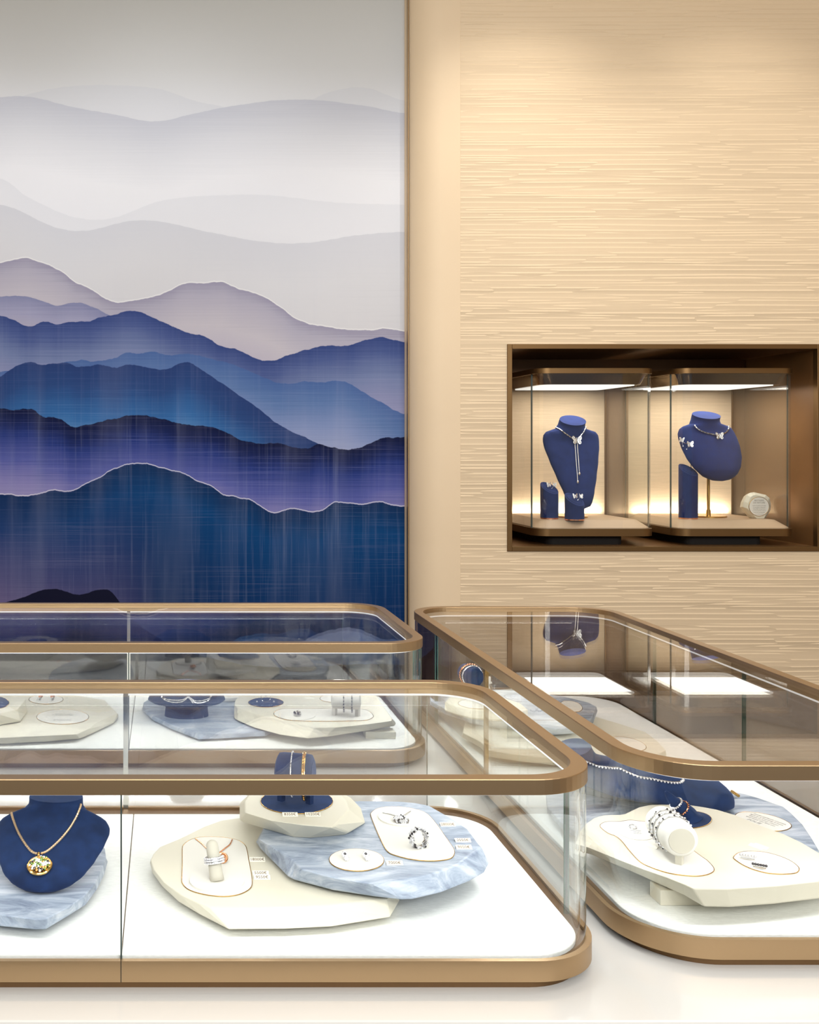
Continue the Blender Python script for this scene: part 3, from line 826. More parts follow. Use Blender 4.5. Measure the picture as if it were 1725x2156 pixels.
def butterfly(mb, c, size, nrm, up, k=0, open_=0.35, spread=1.0):
    """four wings and a body around centre c; nrm faces the viewer"""
    nrm = Vector(nrm).normalized(); up = Vector(up); up = (up-nrm*up.dot(nrm)).normalized(); rt = up.cross(nrm)
    wing = [(0.04,0.0),(0.12,0.30),(0.34,0.50),(0.50,0.44),(0.50,0.16),(0.36,-0.02),(0.44,-0.14),(0.40,-0.36),(0.24,-0.42),(0.10,-0.26)]
    for sgn in (1, -1):
        vs = []
        for th in (0, .05):
            for x, y in wing:
                lift = abs(x)*open_
                vs.append(Vector(c)+(rt*(x*sgn*spread)+up*y+nrm*(lift+th))*size)
        n = len(wing)
        fs = [tuple(range(n)), tuple(range(n, 2*n))[::-1]]+[(i, (i+1) % n, n+(i+1) % n, n+i) for i in range(n)]
        mb.add(vs, fs, k)
        for x, y in ((.22, .25), (.38, .30), (.27, -.12), (.30, -.26), (.2, .05)):
            mb.ball(Vector(c)+(rt*(x*sgn*spread)+up*y+nrm*(abs(x)*open_+.08))*size, size*.07, k)
    mb.tube([Vector(c)+(up*(-.3)+nrm*.03)*size, Vector(c)+(up*(.32)+nrm*.03)*size], size*.05, 6, k=k)
def flower(mb, c, r, k=0, k2=0, up=Vector((0, 0, 1))):
    a = up.orthogonal().normalized(); b = up.cross(a)
    for i in range(6):
        q = Vector(c)+(a*math.cos(i*math.pi/3)+b*math.sin(i*math.pi/3))*r*.6
        mb.ball(q, r*.42, k)
    mb.ball(Vector(c)+up*r*.2, r*.4, k2)
def circ(c, r, n=36, ax=Vector((0, 1, 0)), up=Vector((0, 0, 1)), a0=0, a1=360, rx=1.0):
    ax = Vector(ax).normalized(); up = (Vector(up)-ax*Vector(up).dot(ax)).normalized(); s = ax.cross(up)
    m_ = n if a1-a0 >= 360 else n+1
    return [Vector(c)+(up*math.cos(math.radians(a0+(a1-a0)*i/n))*r+s*math.sin(math.radians(a0+(a1-a0)*i/n))*r*rx) for i in range(m_)]
def roll(label, c0, c1, r, foot_z, mat, capmat=None, where='bracelet_roll', group='bracelet rolls'):
    """padded roll lying on a little foot; c0..c1 axis"""
    c0 = Vector(c0); c1 = Vector(c1); ax = (c1-c0).normalized()
    T = thing(where, label, 'bracelet display', (c0.x, c0.y, foot_z), group)
    L_ = (c1-c0).length; m = MB()
    prof = [(0, r*.80), (.001, r*.88), (L_*.05, r*.97), (L_*.16, r), (L_*.84, r), (L_*.95, r*.97), (L_-.001, r*.88), (L_, r*.80)]
    m.tube([c0+ax*x for x, _ in prof], [q for _, q in prof], 40)
    m.build('cushion', mat, T, autos=40)
    for c, s_ in ((c0, -1), (c1, 1)):
        m = MB(); m.tube([c+ax*s_*(-.001), c+ax*s_*.0008], [r*.74, r*.72], 40); m.build('end_cap', capmat or mat, T, autos=40)
    mid = (c0+c1)/2; m = MB()
    h = Vector((-ax.y, ax.x, 0)).normalized()
    q = c0+ax*L_*.12; 
    for q in (c0+ax*L_*.10, c0+ax*L_*.90):
        m = MB(); m.tube([Vector((q.x, q.y, foot_z)), Vector((q.x, q.y, c0.z-r*.8))], .0052, 4)
        m.build('foot', capmat or mat, T)
    return T
def bangle(name, label, c, r, ax, rt, mats, stones=0, group='bracelets on display rolls', cat='bracelet', width=1, k2=1, sr=1.4):
    m = MB()
    for w_ in range(width):
        cc = Vector(c)+Vector(ax).normalized()*rt*1.7*(w_-(width-1)/2)
        m.tube(circ(cc, r, 44, ax), rt, 8, closed=True, k=0)
    if stones:
        for p in circ(c, r+rt*.7, stones, ax): m.ball(p, rt*sr, k2)
    return tag(m.build(name, mats, autos=40), label, cat, group)

# ================================================================== FRONT CASE
# cream tray
T = slab('large cream faceted tray in the front case under the blue slab', [
    (315,1815,317,1811),(321,1838,324,1832),(341,1866,345,1858),(375,1898,381,1885),(420,1925,422,1903),(482,1957,443,1909),(600,1956,560,1910),(700,1951,680,1906),
    (823,1931,812,1892),(842,1897,834,1876),(800,1820),(720,1752),(600,1728),(510,1721),(466,1727),(430,1740),(375,1767),(336,1783),(323,1797)], .9425, .9555, M['cream'], ZL,
    group='cream display trays')
ZF = .9555
panel(T, [(384,1788),(386,1781),(393,1774),(404,1768),(420,1764),(440,1763),(462,1763.5),(485,1766),(503,1771),(515,1779),(520,1790),(524,1812),(530,1845),(531,1862),(527,1871),(516,1879),(500,1885),(480,1888),(460,1888),(435,1885),(410,1879),(393,1871),(384,1860),(383,1850),(384,1820)], ZF, M['white_suede'], 3)
o = panel(T, ell(457, 1857, 58, 24), ZF+.001, M['white_suede'], 0, name='raised_disc', h=.0025, rim=False)
# finger with rings
p = at(457, 1853, ZF+.0035)
tp = atd(445, 1768, p.y+.012)
T2 = thing('ring_finger', 'pale suede ring finger leaning on the cream tray in the front case', 'ring holder', p)
m = MB(); ax = (tp-p); pts = [p+ax*t for t in (0, .15, .5, .8, .9, .95, .98, 1.0)]
rr = .0079; m.tube(pts, [rr*1.08, rr*1.02, rr*.97, rr*.93, rr*.86, rr*.7, rr*.5, rr*.15], 20)
m.build('finger', M['finger'], T2, smooth=True)
rc = p+ax*.5
axn = ax.normalized()
m = MB()
for k_, (off, mt_) in enumerate(((-.0028, 1), (0, 0), (.0026, 0))):
    m.tube(circ(rc+axn*off, .0102, 40, axn), .0013, 8, closed=True, k=0)
    for q in circ(rc+axn*off, .0113, 26, axn): m.ball(q, .00125, 1)
tag(m.build('ring', [M['silver'], M['stone']], autos=40), 'wide diamond-set ring on the pale ring finger in the front case', 'ring')
# necklace behind the finger: rose chain and rose pendant
m = MB()
cl = [at(x, y, ZF+.0015) for x, y in ((412,1766),(424,1775),(433,1784),(442,1792),(452,1797),(462,1795),(474,1786),(484,1778),(489,1768))]
chain(m, crom(cl, False, 8), .0009)
c = at(468, 1806, ZF+.006)
m.tube(circ(c, .0058, 30, Vector((0, -.6, .8))), .0016, 8, closed=True)
for q in circ(c, .0068, 22, Vector((0, -.6, .8))): m.ball(q, .0009, 1)
m.ball(c, .004, 1)
tag(m.build('necklace', [M['rose'], M['stone_amber']], autos=40), 'rose gold chain with round pendant behind the ring finger on the cream tray', 'necklace')
price(542, 1812.5, ZF, '18000€', '18000 euro price tag, rearmost of three right of the pale ring finger')
price(549, 1841, ZF, '5500€', '5500 euro price tag, middle of three right of the pale ring finger')
price(552, 1850, ZF, '9550€', '9550 euro price tag, nearest of three right of the pale ring finger')

# blue marble slab
ZM = .9775
T = slab('blue-grey marble slab with white panels leaning on the cream tray of the front case', [
    (538,1772,546,1768),(546,1785,560,1776),(575,1815,597,1797),(606,1846,621,1813),(618,1852,636,1830),(700,1874,705,1848),(785,1887,782,1860),(847,1894,815,1856),(870,1893,850,1851),
    (930,1879,904,1841),(990,1855,965,1819),(1021,1837,1001,1791),(1031,1818,1015,1784),(1008,1776),(985,1745),(950,1722),(905,1696),(875,1690),(840,1687),(760,1686),(680,1690),(600,1705),(560,1730)],
    .9610, ZM, M['marble'], ZL, group='marble slabs', feet=[(at(940, 1800, .95).x, at(940, 1800, .95).y)], bevel=.002)
# stadium panel
panel(T, [(781,1718),(783,1712),(790,1706),(802,1702),(818,1700),(840,1700),(865,1703),(885,1708),(900,1715),(912,1727),(925,1744),(940,1766),(952,1783),(957,1793),(956,1801),(950,1808),(936,1812),(912,1814),(885,1813),(858,1809),(835,1803),(820,1797),(810,1785),(800,1765),(790,1742)], ZM, M['white_suede'], 3, h=.0012)
panel(T, ell(849, 1723, 53, 18, tilt=.06), ZM+.001, M['white_suede'], 0, name='raised_disc', h=.0018, rim=False)
panel(T, ell(751, 1812, 57.5, 23.5, tilt=.02), ZM, M['white_suede'], 0, h=.0012)
# silver pendant necklace
m = MB()
cl = [at(x, y, ZM+.0035) for x, y in ((806,1711),(818,1713),(828,1716),(840,1718),(850,1717),(858,1712),(865,1708))]
chain(m, crom(cl, False, 7), .0007)
c = at(845, 1727, ZM+.0045)
m.tube(circ(c, .0092, 30, Vector((0, -.35, .94))), .0012, 8, closed=True)
for i in range(34):
    a = i*2.4; r_ = .0085*math.sqrt((i+.5)/34)
    m.ball(c+Vector((r_*math.cos(a), r_*math.sin(a)*.94, r_*math.sin(a)*.35+.0012)), .0012, 1 if i % 4 else 2)
tag(m.build('necklace', [M['silver'], M['stone'], M['stone_dark']], autos=40), 'silver necklace with oval stone pendant on the white disc of the marble slab', 'necklace')
# openwork ring
m = MB(); c = at(882, 1783, ZM+.001)+Vector((0, 0, .0108)); 
axr = Vector((.35, -.85, .25)).normalized()
for k_, off in enumerate((-.0038, -.0013, .0013, .0038)):
    pts = circ(c+axr*off, .0104, 34, axr)
    pts = [q+axr*.0012*math.sin(i*1.1+k_*1.4) for i, q in enumerate(pts)]
    m.tube(pts, .00095, 6, closed=True)
    for i, q in enumerate(circ(c+axr*off, .0115, 13, axr, a0=k_*14, a1=k_*14+360)): m.ball(q, .0016, 1 if (i+k_) % 3 else 2)
tag(m.build('ring', [M['silver'], M['stone'], M['stone_dark']], autos=40), 'wide openwork silver ring standing on the white panel of the marble slab', 'ring')
for (px, py, lb) in ((727, 1803, 'left flower-shaped stud earring on the round white panel of the marble slab'), (771, 1803, 'right flower-shaped stud earring on the round white panel of the marble slab')):
    m = MB(); c = at(px, py+4, ZM+.003)
    flower(m, c+Vector((0, .002, .004)), .0044, 0, 1, Vector((0, -.6, .8))); flower(m, c+Vector((.0012, -.003, .001)), .0034, 0, 0, Vector((0, -.4, .9)))
    tag(m.build('earring', [M['stone'], M['stone_dark']]), lb, 'earring', 'flower stud earrings')
price(831, 1820, ZM, '7000€', 'price tag reading 7000€ beside the round white panel of the marble slab')
price(943, 1738.5, ZM, '28000€', '28000 euro price tag right of the silver pendant necklace on the marble slab')
price(975, 1772, ZM, '2550€', '2550 euro price tag right of the openwork ring, the farther of two')
price(977, 1786.5, ZM, '9050€', '9050 euro price tag right of the openwork ring, the nearer of two', )

# small cream block with blue oval
ZBK = 1.003
T = slab('small cream faceted block with a navy oval on the marble slab, front case', [
    (504,1726,516,1711),(561,1743,572,1728),(617,1759,640,1737),(655,1761,700,1742),(733,1754,707,1737),(770,1732,735,1704),(761,1702,728,1684),(740,1680,712,1668),(680,1650,670,1650),(580,1650,585,1650),(520,1676,528,1668),(504,1692,516,1688)],
    .981, ZBK, M['cream'], ZM, group='cream display trays', cat='plinth', name='display_plinth', bevel=.002)
panel(T, ell(625, 1688, 76, 26.5), ZBK, M['navy'], 0, h=.001)
c0 = atd(587, 1600, 1.370); 
rC = Vector((atd(587, 0, 1.37).x, 1.382, 1.0405)); rD = Vector((atd(661, 0, 1.362).x, 1.368, 1.0410))
roll('navy suede bracelet roll on the small cream block in the front case', rC, rD, .0268, ZBK+.001, M['navy'])
axr = (rD-rC).normalized()
bangle('bracelet', 'thin white gold bangle on the navy roll in the front case', rC+(rD-rC)*.42, .0278, axr+Vector((0, .08, 0)), .0011, [M['silver'], M['stone']], 50, sr=.9)
o = bangle('bracelet', 'wide yellow gold bangle on the navy roll in the front case', rC+(rD-rC)*.76+Vector((0, 0, -.0018)), .0292, axr+Vector((0, .1, 0)), .0014, [M['gold'], M['gold']], 40, width=2, sr=.9)
price(611, 1717.5, ZBK, '8350€', '8350 euro price tag, left one below the navy oval of the cream block')
price(659, 1717.5, ZBK, '10200€', '10200 euro price tag, right one below the navy oval of the cream block')

# marble slab and bust on the left
T = slab('rounded blue-grey marble slab under the navy bust at the left of the front case', [
    (-75,1900,-70,1880),(-40,1935,-38,1905),(0,1950,0,1925),(75,1957,72,1935),(96,1957,98,1934),(140,1931,140,1912),(181,1905,176,1888),(205,1872,200,1860),(220,1842,215,1828),(227,1815,223,1806),(221,1786),(209,1766),(180,1745),(100,1728),(0,1728),(-70,1750),(-100,1800),(-95,1850)],
    .9440, .9555, M['marble'], ZL, group='marble slabs')
tip = at(78, 1884, .957); tip.x = at(83, 1884, .957).x
Tb, ob_, bvF = bust('necklace_bust', 'navy suede bust with gold necklace at the left of the front case', (tip.x, tip.y, .9558), .142, .122, math.radians(25), PF, .068, .016, math.radians(66), math.radians(-4), M['navy'], hf=.20, hb=.16)
m = MB()
lp = drape(bvF, [(24,1697),(25,1713),(33,1740),(45,1765),(60,1787),(70,1796),(79,1799)], .0012, 12)
rp = drape(bvF, [(169,1693),(168,1702),(160,1722),(146,1746),(124,1772),(100,1793),(84,1799)], .0012, 12)
for q in (lp, rp):
    if len(q) > 3: chain(m, resample(q, .0011), .0014, k=5)
h = drape(bvF, [(83,1812),(84,1825)], .002, 2)
if h:
    c = h[-1]; ax = Vector((0, -.36, .933))
    m.tube(circ(c, .0132, 36, ax), .0018, 8, closed=True, k=0)
    m.tube([c-ax*.003, c+ax*.0015], [.0126, .0126], 30, k=0)
    for i in range(60):
        a = i*2.4; r_ = .0116*math.sqrt((i+.5)/60); up_ = ax; a1 = Vector((1, 0, 0)); b1_ = ax.cross(a1)
        m.ball(c+a1*r_*math.cos(a)+b1_*r_*math.sin(a)+ax*(.0025+.0025*(1-(r_/.013)**2)), .0014+.0006*random.random(), random.choice([1, 1, 1, 2, 3, 4, 0]))
    m.tube(circ(drape(bvF, [(82,1803),(82,1804)], .002, 1)[0], .0028, 14, Vector((1, 0, 0))), .0013, 6, closed=True)
tag(m.build('necklace', [M['gold'], M['stone'], M['stone_dark'], M['stone_green'], M['stone_amber'], M['rope']], autos=40), 'gold rope necklace with round jewelled pendant on the navy bust in the front case', 'necklace')

# ================================================================== REAR CASE
ZR1 = .950
T = slab('large cream tray with two white discs at the left of the rear case', [
    (-80,1560,-80,1545),(0,1566,0,1553),(100,1561,96,1549),(169,1555,160,1546),(197,1543,190,1533),(240,1522,207,1519),(250,1507,248,1502),(236,1490),(220,1473),(150,1463),(60,1458),(0,1458),(-80,1466)],
    .938, ZR1, M['cream'], ZL, group='cream display trays')
panel(T, ell(97, 1473, 36, 10), ZR1, M['white_suede'], 0)
o = panel(T, ell(132, 1510, 55, 15.5), ZR1, M['white_suede'], 0)
text_disc(T, ['signs of fortune and luck,', 'a wreath of clover leaves,', 'worn in every season'], 132, 1505, ZR1+.001, .0042, math.pi)
text_disc(T, ['FRIVOLE'], 131, 1516, ZR1+.001, .009, math.pi)
for px, py, mt_, lb in ((86,1468,'rose','rose gold stud earring, back left on the small white disc of the rear case'),(111,1468,'rose','rose gold stud earring, back right on the small white disc of the rear case'),
                    (82,1474.5,'silver','silver stud earring, front left on the small white disc of the rear case'),(109,1475,'silver','silver stud earring, front right on the small white disc of the rear case')):
    m = MB(); c = at(px, py, ZR1+.003)
    butterfly(m, c+Vector((0, 0, .002)), .0105, (0, -.6, .8), (0, .5, .5))
    tag(m.build('earring', M[mt_]), lb, 'earring', 'stud earrings on the small white disc')
T = slab('cream faceted block with a navy oval at the left edge of the rear case', [
    (-90,1525,-85,1502),(0,1525,-5,1503),(43,1518,37,1493),(57,1499,54,1472),(46,1466,40,1462),(0,1452,0,1452),(-80,1452,-78,1452)],
    .954, .976, M['cream'], ZR1, group='cream display trays')
panel(T, ell(-12, 1480, 31, 13), .976, M['navy'], 0)
T = slab('blue-grey marble slab under the navy display in the rear case', [
    (299,1495,301,1490),(320,1515,323,1508),(360,1535,362,1526),(418,1557,420,1545),(450,1556,452,1545),(560,1550,556,1540),(600,1535,595,1528),(602,1500),(560,1465),(480,1455),(400,1450),(330,1462),(303,1478)],
    .938, .946, M['marble'], ZL, group='marble slabs')
# mushroom-shaped navy bust display, seen from its lower side
cb = at(393, 1506, .946)
Th = thing('necklace_bust', 'navy bust with a round brim on a drum foot in the rear case', 'necklace bust', (cb.x, cb.y, .946), 'necklace busts')
m = MB()
def ering(c, rx, ry, z, n=40, dx=0, dy=0): return [Vector((c.x+dx+rx*math.cos(2*math.pi*i/n), c.y+dy+ry*math.sin(2*math.pi*i/n), z-.007)) for i in range(n)]
def loft(mb, rings, k=0):
    n = len(rings[0]); vs = [v for r in rings for v in r]; fs = []
    for i in range(len(rings)-1):
        for j in range(n): fs.append((i*n+j, i*n+(j+1) % n, (i+1)*n+(j+1) % n, (i+1)*n+j))
    fs += [tuple(range(n))[::-1], tuple((len(rings)-1)*n+j for j in range(n))]
    mb.add(vs, fs, k)
loft(m, [ering(cb, .043, .030, .953), ering(cb, .041, .029, .968), ering(cb, .044, .031, .983)])
m.build('drum_foot', M['navy'], Th, autos=40)
m = MB(); loft(m, [ering(cb, .050, .036, .978), ering(cb, .068, .048, .980), ering(cb, .0755, .053, .985), ering(cb, .072, .050, .993), ering(cb, .058, .040, 1.004), ering(cb, .047, .032, 1.012, dy=.004),
                   ering(cb, .040, .029, 1.016, dy=.005)])
o = m.build('brim', M['navy'], Th, autos=50)
bvH = BVHTree.FromPolygons([tuple(v) for v in m.v], m.f)
m = MB()
for offy in (0, 4):
    q = drape(bvH, [(340,1461),(342,1468+offy*.4),(352,1473+offy*.7),(368,1475+offy),(385,1474+offy*.8),(396,1468+offy*.4),(403,1472),(412,1476+offy),(428,1475+offy),(440,1471+offy*.6),(446,1462)], .0012, 8)
    if len(q) > 3: chain(m, resample(q, .0015), .0009)
    for s_ in resample(q, .009) if len(q) > 3 else []: m.ball(s_, .0017, 1)
q = drape(bvH, [(398,1470),(406,1479)], .003, 4)
for s_ in q: m.ball(s_, .0023, 1)
tag(m.build('necklace', [M['silver'], M['stone']], autos=40), 'double silver chain draped over the brimmed navy bust in the rear case', 'necklace')
# cream tray on the right
ZR2 = .965
T = slab('cream tray with a white oblong panel at the right of the rear case', [
    (493,1512,493,1483),(500,1517,500,1490),(535,1532,540,1504),(590,1547,603,1519),(648,1555,661,1531),(690,1551,705,1531),(788,1536,775,1525),(832,1528,824,1518),(834,1523,826,1513),(793,1466),(780,1459),(755,1455),(640,1448),(550,1452),(508,1462),(496,1473)],
    .949, ZR2, M['cream'], ZL, group='cream display trays', feet=[(at(803, 1538, .95).x, at(803, 1538, .945).y), (at(600, 1510, .95).x, at(600, 1510, .95).y)])
panel(T, ell(560, 1479.5, 37, 10), ZR2, M['navy'], 0)
st = [(602,1493),(680,1492.5),(760,1494),(776,1498),(784,1504),(786,1510),(778,1515),(760,1518),(680,1519),(620,1518),(595,1514),(580,1508),(577,1502),(585,1496)]
panel(T, st, ZR2, M['white_suede'], 4)
panel(T, ell(626, 1506, 39, 11.5), ZR2+.0006, M['white_suede'], 0, name='raised_disc', rim=False, h=.0012)
panel(T, ell(700, 1471, 26, 8), ZR2, M['white_suede'], 0)
m = MB(); c = at(560, 1478, ZR2+.001)+Vector((0, 0, .009))
m.tube(circ(c, .0095, 30, Vector((0, 1, 0))), .0009, 6, closed=True)
for i in range(7): m.ball(c+Vector((-.012+.004*i, -.001, .0105-abs(i-3)*.0008)), .0019, 1)
m.tube([c+Vector((-.006, -.001, .009)), c+Vector((0, -.002, .002)), c+Vector((.006, -.001, .009))], .0008, 6)
tag(m.build('ring', [M['silver'], M['stone']], autos=40), 'diamond ring with V-shaped band on the navy oval in the rear case', 'ring')
for px in (541, 577):
    m = MB(); m.ball(at(px, 1477, ZR2+.003), .0018, 0)
    tag(m.build('stud_earring', M['stone']), ('left' if px < 560 else 'right')+' tiny stud beside the V-band ring on the navy oval of the rear case', 'earring')
m = MB(); c = at(626, 1504, ZR2+.005)
for i in range(9):
    a = i*.7; m.ball(c+Vector((.0055*math.cos(a), .0045*math.sin(a), .002*(i % 3))), .0024, i % 2)
m.tube(circ(c+Vector((0, .001, -.001)), .0062, 24, Vector((0, .3, 1))), .001, 6, closed=True)
tag(m.build('ring', [M['silver'], M['stone_dark']]), 'dark-stone cocktail ring on the raised disc of the rear cream tray', 'ring')
wa = Vector((at(695, 1500, ZR2).x, 1.965, 1.0055)); wb = Vector((wa.x+.0525, 1.955, 1.0055))
roll('white suede bracelet roll on the cream tray of the rear case', wa, wb, .0270, ZR2+.001, M['white_suede'])
axr = (wb-wa).normalized()
for t_, lb in ((.42, 'left dark-stone line bracelet on the white roll in the rear case'), (.70, 'right dark-stone line bracelet on the white roll in the rear case')):
    m = MB(); cc = wa+(wb-wa)*t_
    for i, q in enumerate(circ(cc+Vector((0, -.0012, -.0025)), .0293, 56, axr)): m.ball(q, .0016, i % 2)
    tag(m.build('bracelet', [M['silver'], M['stone_dark']]), lb, 'bracelet', 'bracelets on display rolls')
price(652, 1471, ZR2, '', 'blank price tag lying at the back of the rear cream tray', tilt=16)
# pair of little earrings on white disc behind the marble slab
Tn = slab('small white card behind the marble slab of the rear case', [(466,1470),(530,1468),(530,1456),(470,1456)], .950, .955, M['white_suede'], .946, name='earring_card', cat='card')
for px in (483, 512):
    m = MB(); butterfly(m, at(px, 1464, .956)+Vector((0, 0, .004)), .014, (0, -.7, .7), (0, .5, .5))
    tag(m.build('earring', M['silver']), ('left' if px < 500 else 'right')+' silver butterfly earring on the small white card in the rear case', 'earring')

# ================================================================== RIGHT CASE
ZS = .951
T = slab('long blue-grey marble slab under the lying bust in the right case', [
    (1150,1672),(1153,1700),(1185,1735),(1250,1768),(1400,1806),(1600,1826),(1715,1822),(1733,1810),(1727,1793),(1709,1763),(1690,1735),(1667,1712),(1650,1698),(1629,1691),(1598,1680),(1567,1671),(1543,1667),(1450,1650),(1300,1638),(1190,1650)],
    .942, ZS, M['marble'], ZL, group='marble slabs')
panel(T, [(1549,1720),(1552,1714),(1562,1711),(1577,1710.5),(1606,1713.7),(1637,1721.5),(1659,1731.5),(1667,1740),(1659,1747),(1641,1750.5),(1619,1749),(1590,1742),(1564,1731)], ZS, M['white_suede'], 4)
text_disc(T, ['tender garlands of petals,', 'light as a morning breeze,', 'bloom in every season', 'and catch the first sun'], 1612, 1727, ZS+.001, .0048, -1.15)
text_disc(T, ['FOLIE', 'DES PRÉS'], 1583, 1731, ZS+.001, .008, -1.15)
# lying bust, tip to the right
tip = at(1543, 1690, .962)
Tb, ob_, bvR = bust('necklace_bust', 'navy suede bust lying across the marble slab in the right case', (tip.x+.007, tip.y+.010, ZS), .150, .212, math.radians(9), PF, .078, .034, math.radians(62), math.radians(84), M['navy'], hf=.36, hb=.16)
m = MB()
bb = [at(x, y, ZS+.0005) for x, y in ((1190,1650),(1192,1662),(1225,1672),(1300,1688),(1400,1694),(1500,1690),(1530,1682),(1480,1668),(1350,1655),(1250,1645))]
m.prism([Vector((v.x, v.y)) for v in bb], ZS+.0003, ZS+.010); m.build('support', M['grey_base'], Tb, bevel=.003)
m = MB()
q = drape(bvR, [(1222,1596),(1240,1605),(1262,1614),(1285,1617),(1303,1618),(1320,1626),(1345,1636),(1370,1640),(1395,1645),(1418,1648),(1432,1647),(1438,1642),(1434,1638),(1420,1634),(1395,1628),(1350,1618)], .001, 8)
if len(q) > 3:
    chain(m, resample(q, .0014), .0011)
    for i, s_ in enumerate(resample(q, .0048)): m.ball(s_+Vector((0, -.0026, -.0006)), .0015, 1)
tag(m.build('necklace', [M['silver'], M['stone']], autos=40), 'diamond garland necklace on the lying navy bust in the right case', 'necklace')
m = MB(); m.tube([at(1541, 1666, ZS+.006), at(1556, 1676, ZS+.004)], .0022, 10)
tag(m.build('metal_pin', M['brass'], autos=40), 'short brass pin at the tip of the lying bust in the right case', 'pin')
# big cream tray
ZG = .975
T = slab('large wavy cream tray at the front of the right case', [
    (1210,1788,1212,1777),(1236,1795,1238,1784),(1310,1826,1312,1814),(1352,1844,1356,1831),(1395,1864,1405,1848),(1440,1884,1440,1862),(1483,1909,1458,1870),(1540,1910,1530,1870.5),(1633,1903,1640,1863.5),(1725,1892,1725,1854),(1790,1872,1790,1838),
    (1815,1840,1812,1822),(1785,1822),(1725,1795),(1690,1774),(1650,1755),(1598,1736),(1550,1716),(1510,1704),(1480,1698.5),(1450,1694),(1420,1692),(1371,1693.5),(1345,1699),(1328,1707),(1316,1713),(1305,1715),(1290,1715),(1270,1716),(1250,1722),(1232,1735),(1220,1752)],
    .9545, ZG, M['cream'], ZL, group='cream display trays', feet=[(at(1440, 1885, .945).x, at(1440, 1885, .945).y+.012), (at(1640, 1830, .945).x, at(1640, 1830, .945).y)], bevel=.0018)
panel(T, [(1264,1741),(1270,1733.5),(1283,1731),(1304,1731),(1325,1728),(1348,1730),(1368,1733),(1400,1746),(1430,1767),(1461,1792),(1480,1806),(1491,1814),(1504,1830),(1497,1839.5),(1475,1845),(1446,1844.5),(1408,1839),(1371,1827),(1348,1815),(1326,1792),(1309,1771),(1296,1761),(1280,1754.5)], ZG, M['white_suede'], 5)
panel(T, [(1545,1806),(1553,1798),(1567,1794),(1590,1793.5),(1614,1796),(1640,1803),(1662,1812),(1677,1822),(1683,1830),(1678,1838),(1660,1841),(1635,1841),(1610,1838),(1585,1831),(1565,1822),(1550,1812)], ZG, M['white_suede'], 3)
panel(T, ell(1340, 1754, 40, 15, tilt=.15), ZG+.0006, M['white_suede'], 0, name='raised_disc', rim=False, h=.001)
panel(T, ell(1452, 1726.5, 47, 18), ZG, M['navy'], 0)
# white roll with bracelets
w0 = Vector((.610, 1.236, 1.0055)); w1 = Vector((.6165, 1.302, 1.0055))
roll('white suede bracelet roll on the wavy cream tray of the right case', w0, w1, .0205, ZG+.001, M['white_suede'], M['finger'])
axr = (w1-w0).normalized()
for i, t_ in enumerate((.34, .52, .68)):
    m = MB(); cc = w0+(w1-w0)*t_
    wob = [Vector(q)+axr*.0012*math.sin(j*1.9+i) for j, q in enumerate(circ(cc, .0213, 60, axr))]
    m.tube(wob, .0009, 6, closed=True)
    for j, q in enumerate(circ(cc, .0222, 30, axr)):
        m.ball(q, .0012 if i != 1 else .0017, 1 if j % 3 else 2)
    tag(m.build('bracelet', [M['silver'], M['stone'], M['stone_dark']], autos=40), ('silver bracelet nearest the front of the white roll in the right case', 'broad silver bracelet in the middle of the white roll in the right case', 'silver bracelet at the back of the white roll in the right case')[i], 'bracelet', 'bracelets on display rolls')
# leaf-shaped ring cone
bp_ = at(1452, 1724, ZG+.001)
cone = crom([bp_, atd(1447, 1713, bp_.y+.000), atd(1434, 1701, bp_.y-.003), atd(1420, 1688, bp_.y-.004), atd(1408, 1674, bp_.y-.003), atd(1402, 1666, bp_.y-.002)], False, 5)
Tc = thing('ring_cone', 'curved navy suede ring cone on the navy disc in the right case', 'ring holder', bp_)
n_ = len(cone); m = MB()
m.tube(cone, [(.0125*(1-i/(n_-1))**.9+.0015) if i > n_*.12 else .0125+.006*(1-i/(n_*.12)) for i in range(n_)], 18)
m.build('cone', M['navy'], Tc, smooth=True)
for fr_, mt_, lb in ((.42, 'rose', 'rose gold beaded ring low on the navy cone'), (.58, 'silver', 'white gold beaded ring high on the navy cone')):
    i = int(fr_*(n_-1)); ax = (cone[i+1]-cone[i-1]).normalized(); rr_ = .0125*(1-i/(n_-1))**.9+.0024
    m = MB(); m.tube(circ(cone[i], rr_, 30, ax), .0008, 6, closed=True)
    for q in circ(cone[i]-ax*.001, rr_+.0006, 20, ax): m.ball(q, .0011, 1)
    tag(m.build('ring', [M[mt_], M['stone'] if mt_ == 'silver' else M['rose']], autos=40), lb, 'ring')
# two bar earrings
for (xa, ya, xb, yb, mt_, lb) in ((1560,1803,1590,1808,'silver','pale bar earring at the back of the oval panel in the right case'), (1586,1822,1614,1827,'stone_dark','dark bar earring at the front of the oval panel in the right case')):
    m = MB(); a = at(xa, ya, ZG+.004); b = at(xb, yb, ZG+.004)
    for i in range(6): m.ball(a+(b-a)*(i/5)+Vector((0, 0, .002)), .0017, 0)
    m.tube([a+Vector((0, 0, -.001)), b+Vector((0, 0, -.001))], .0007, 6, k=1)
    tag(m.build('earring', [M[mt_], M['silver']]), lb, 'earring')
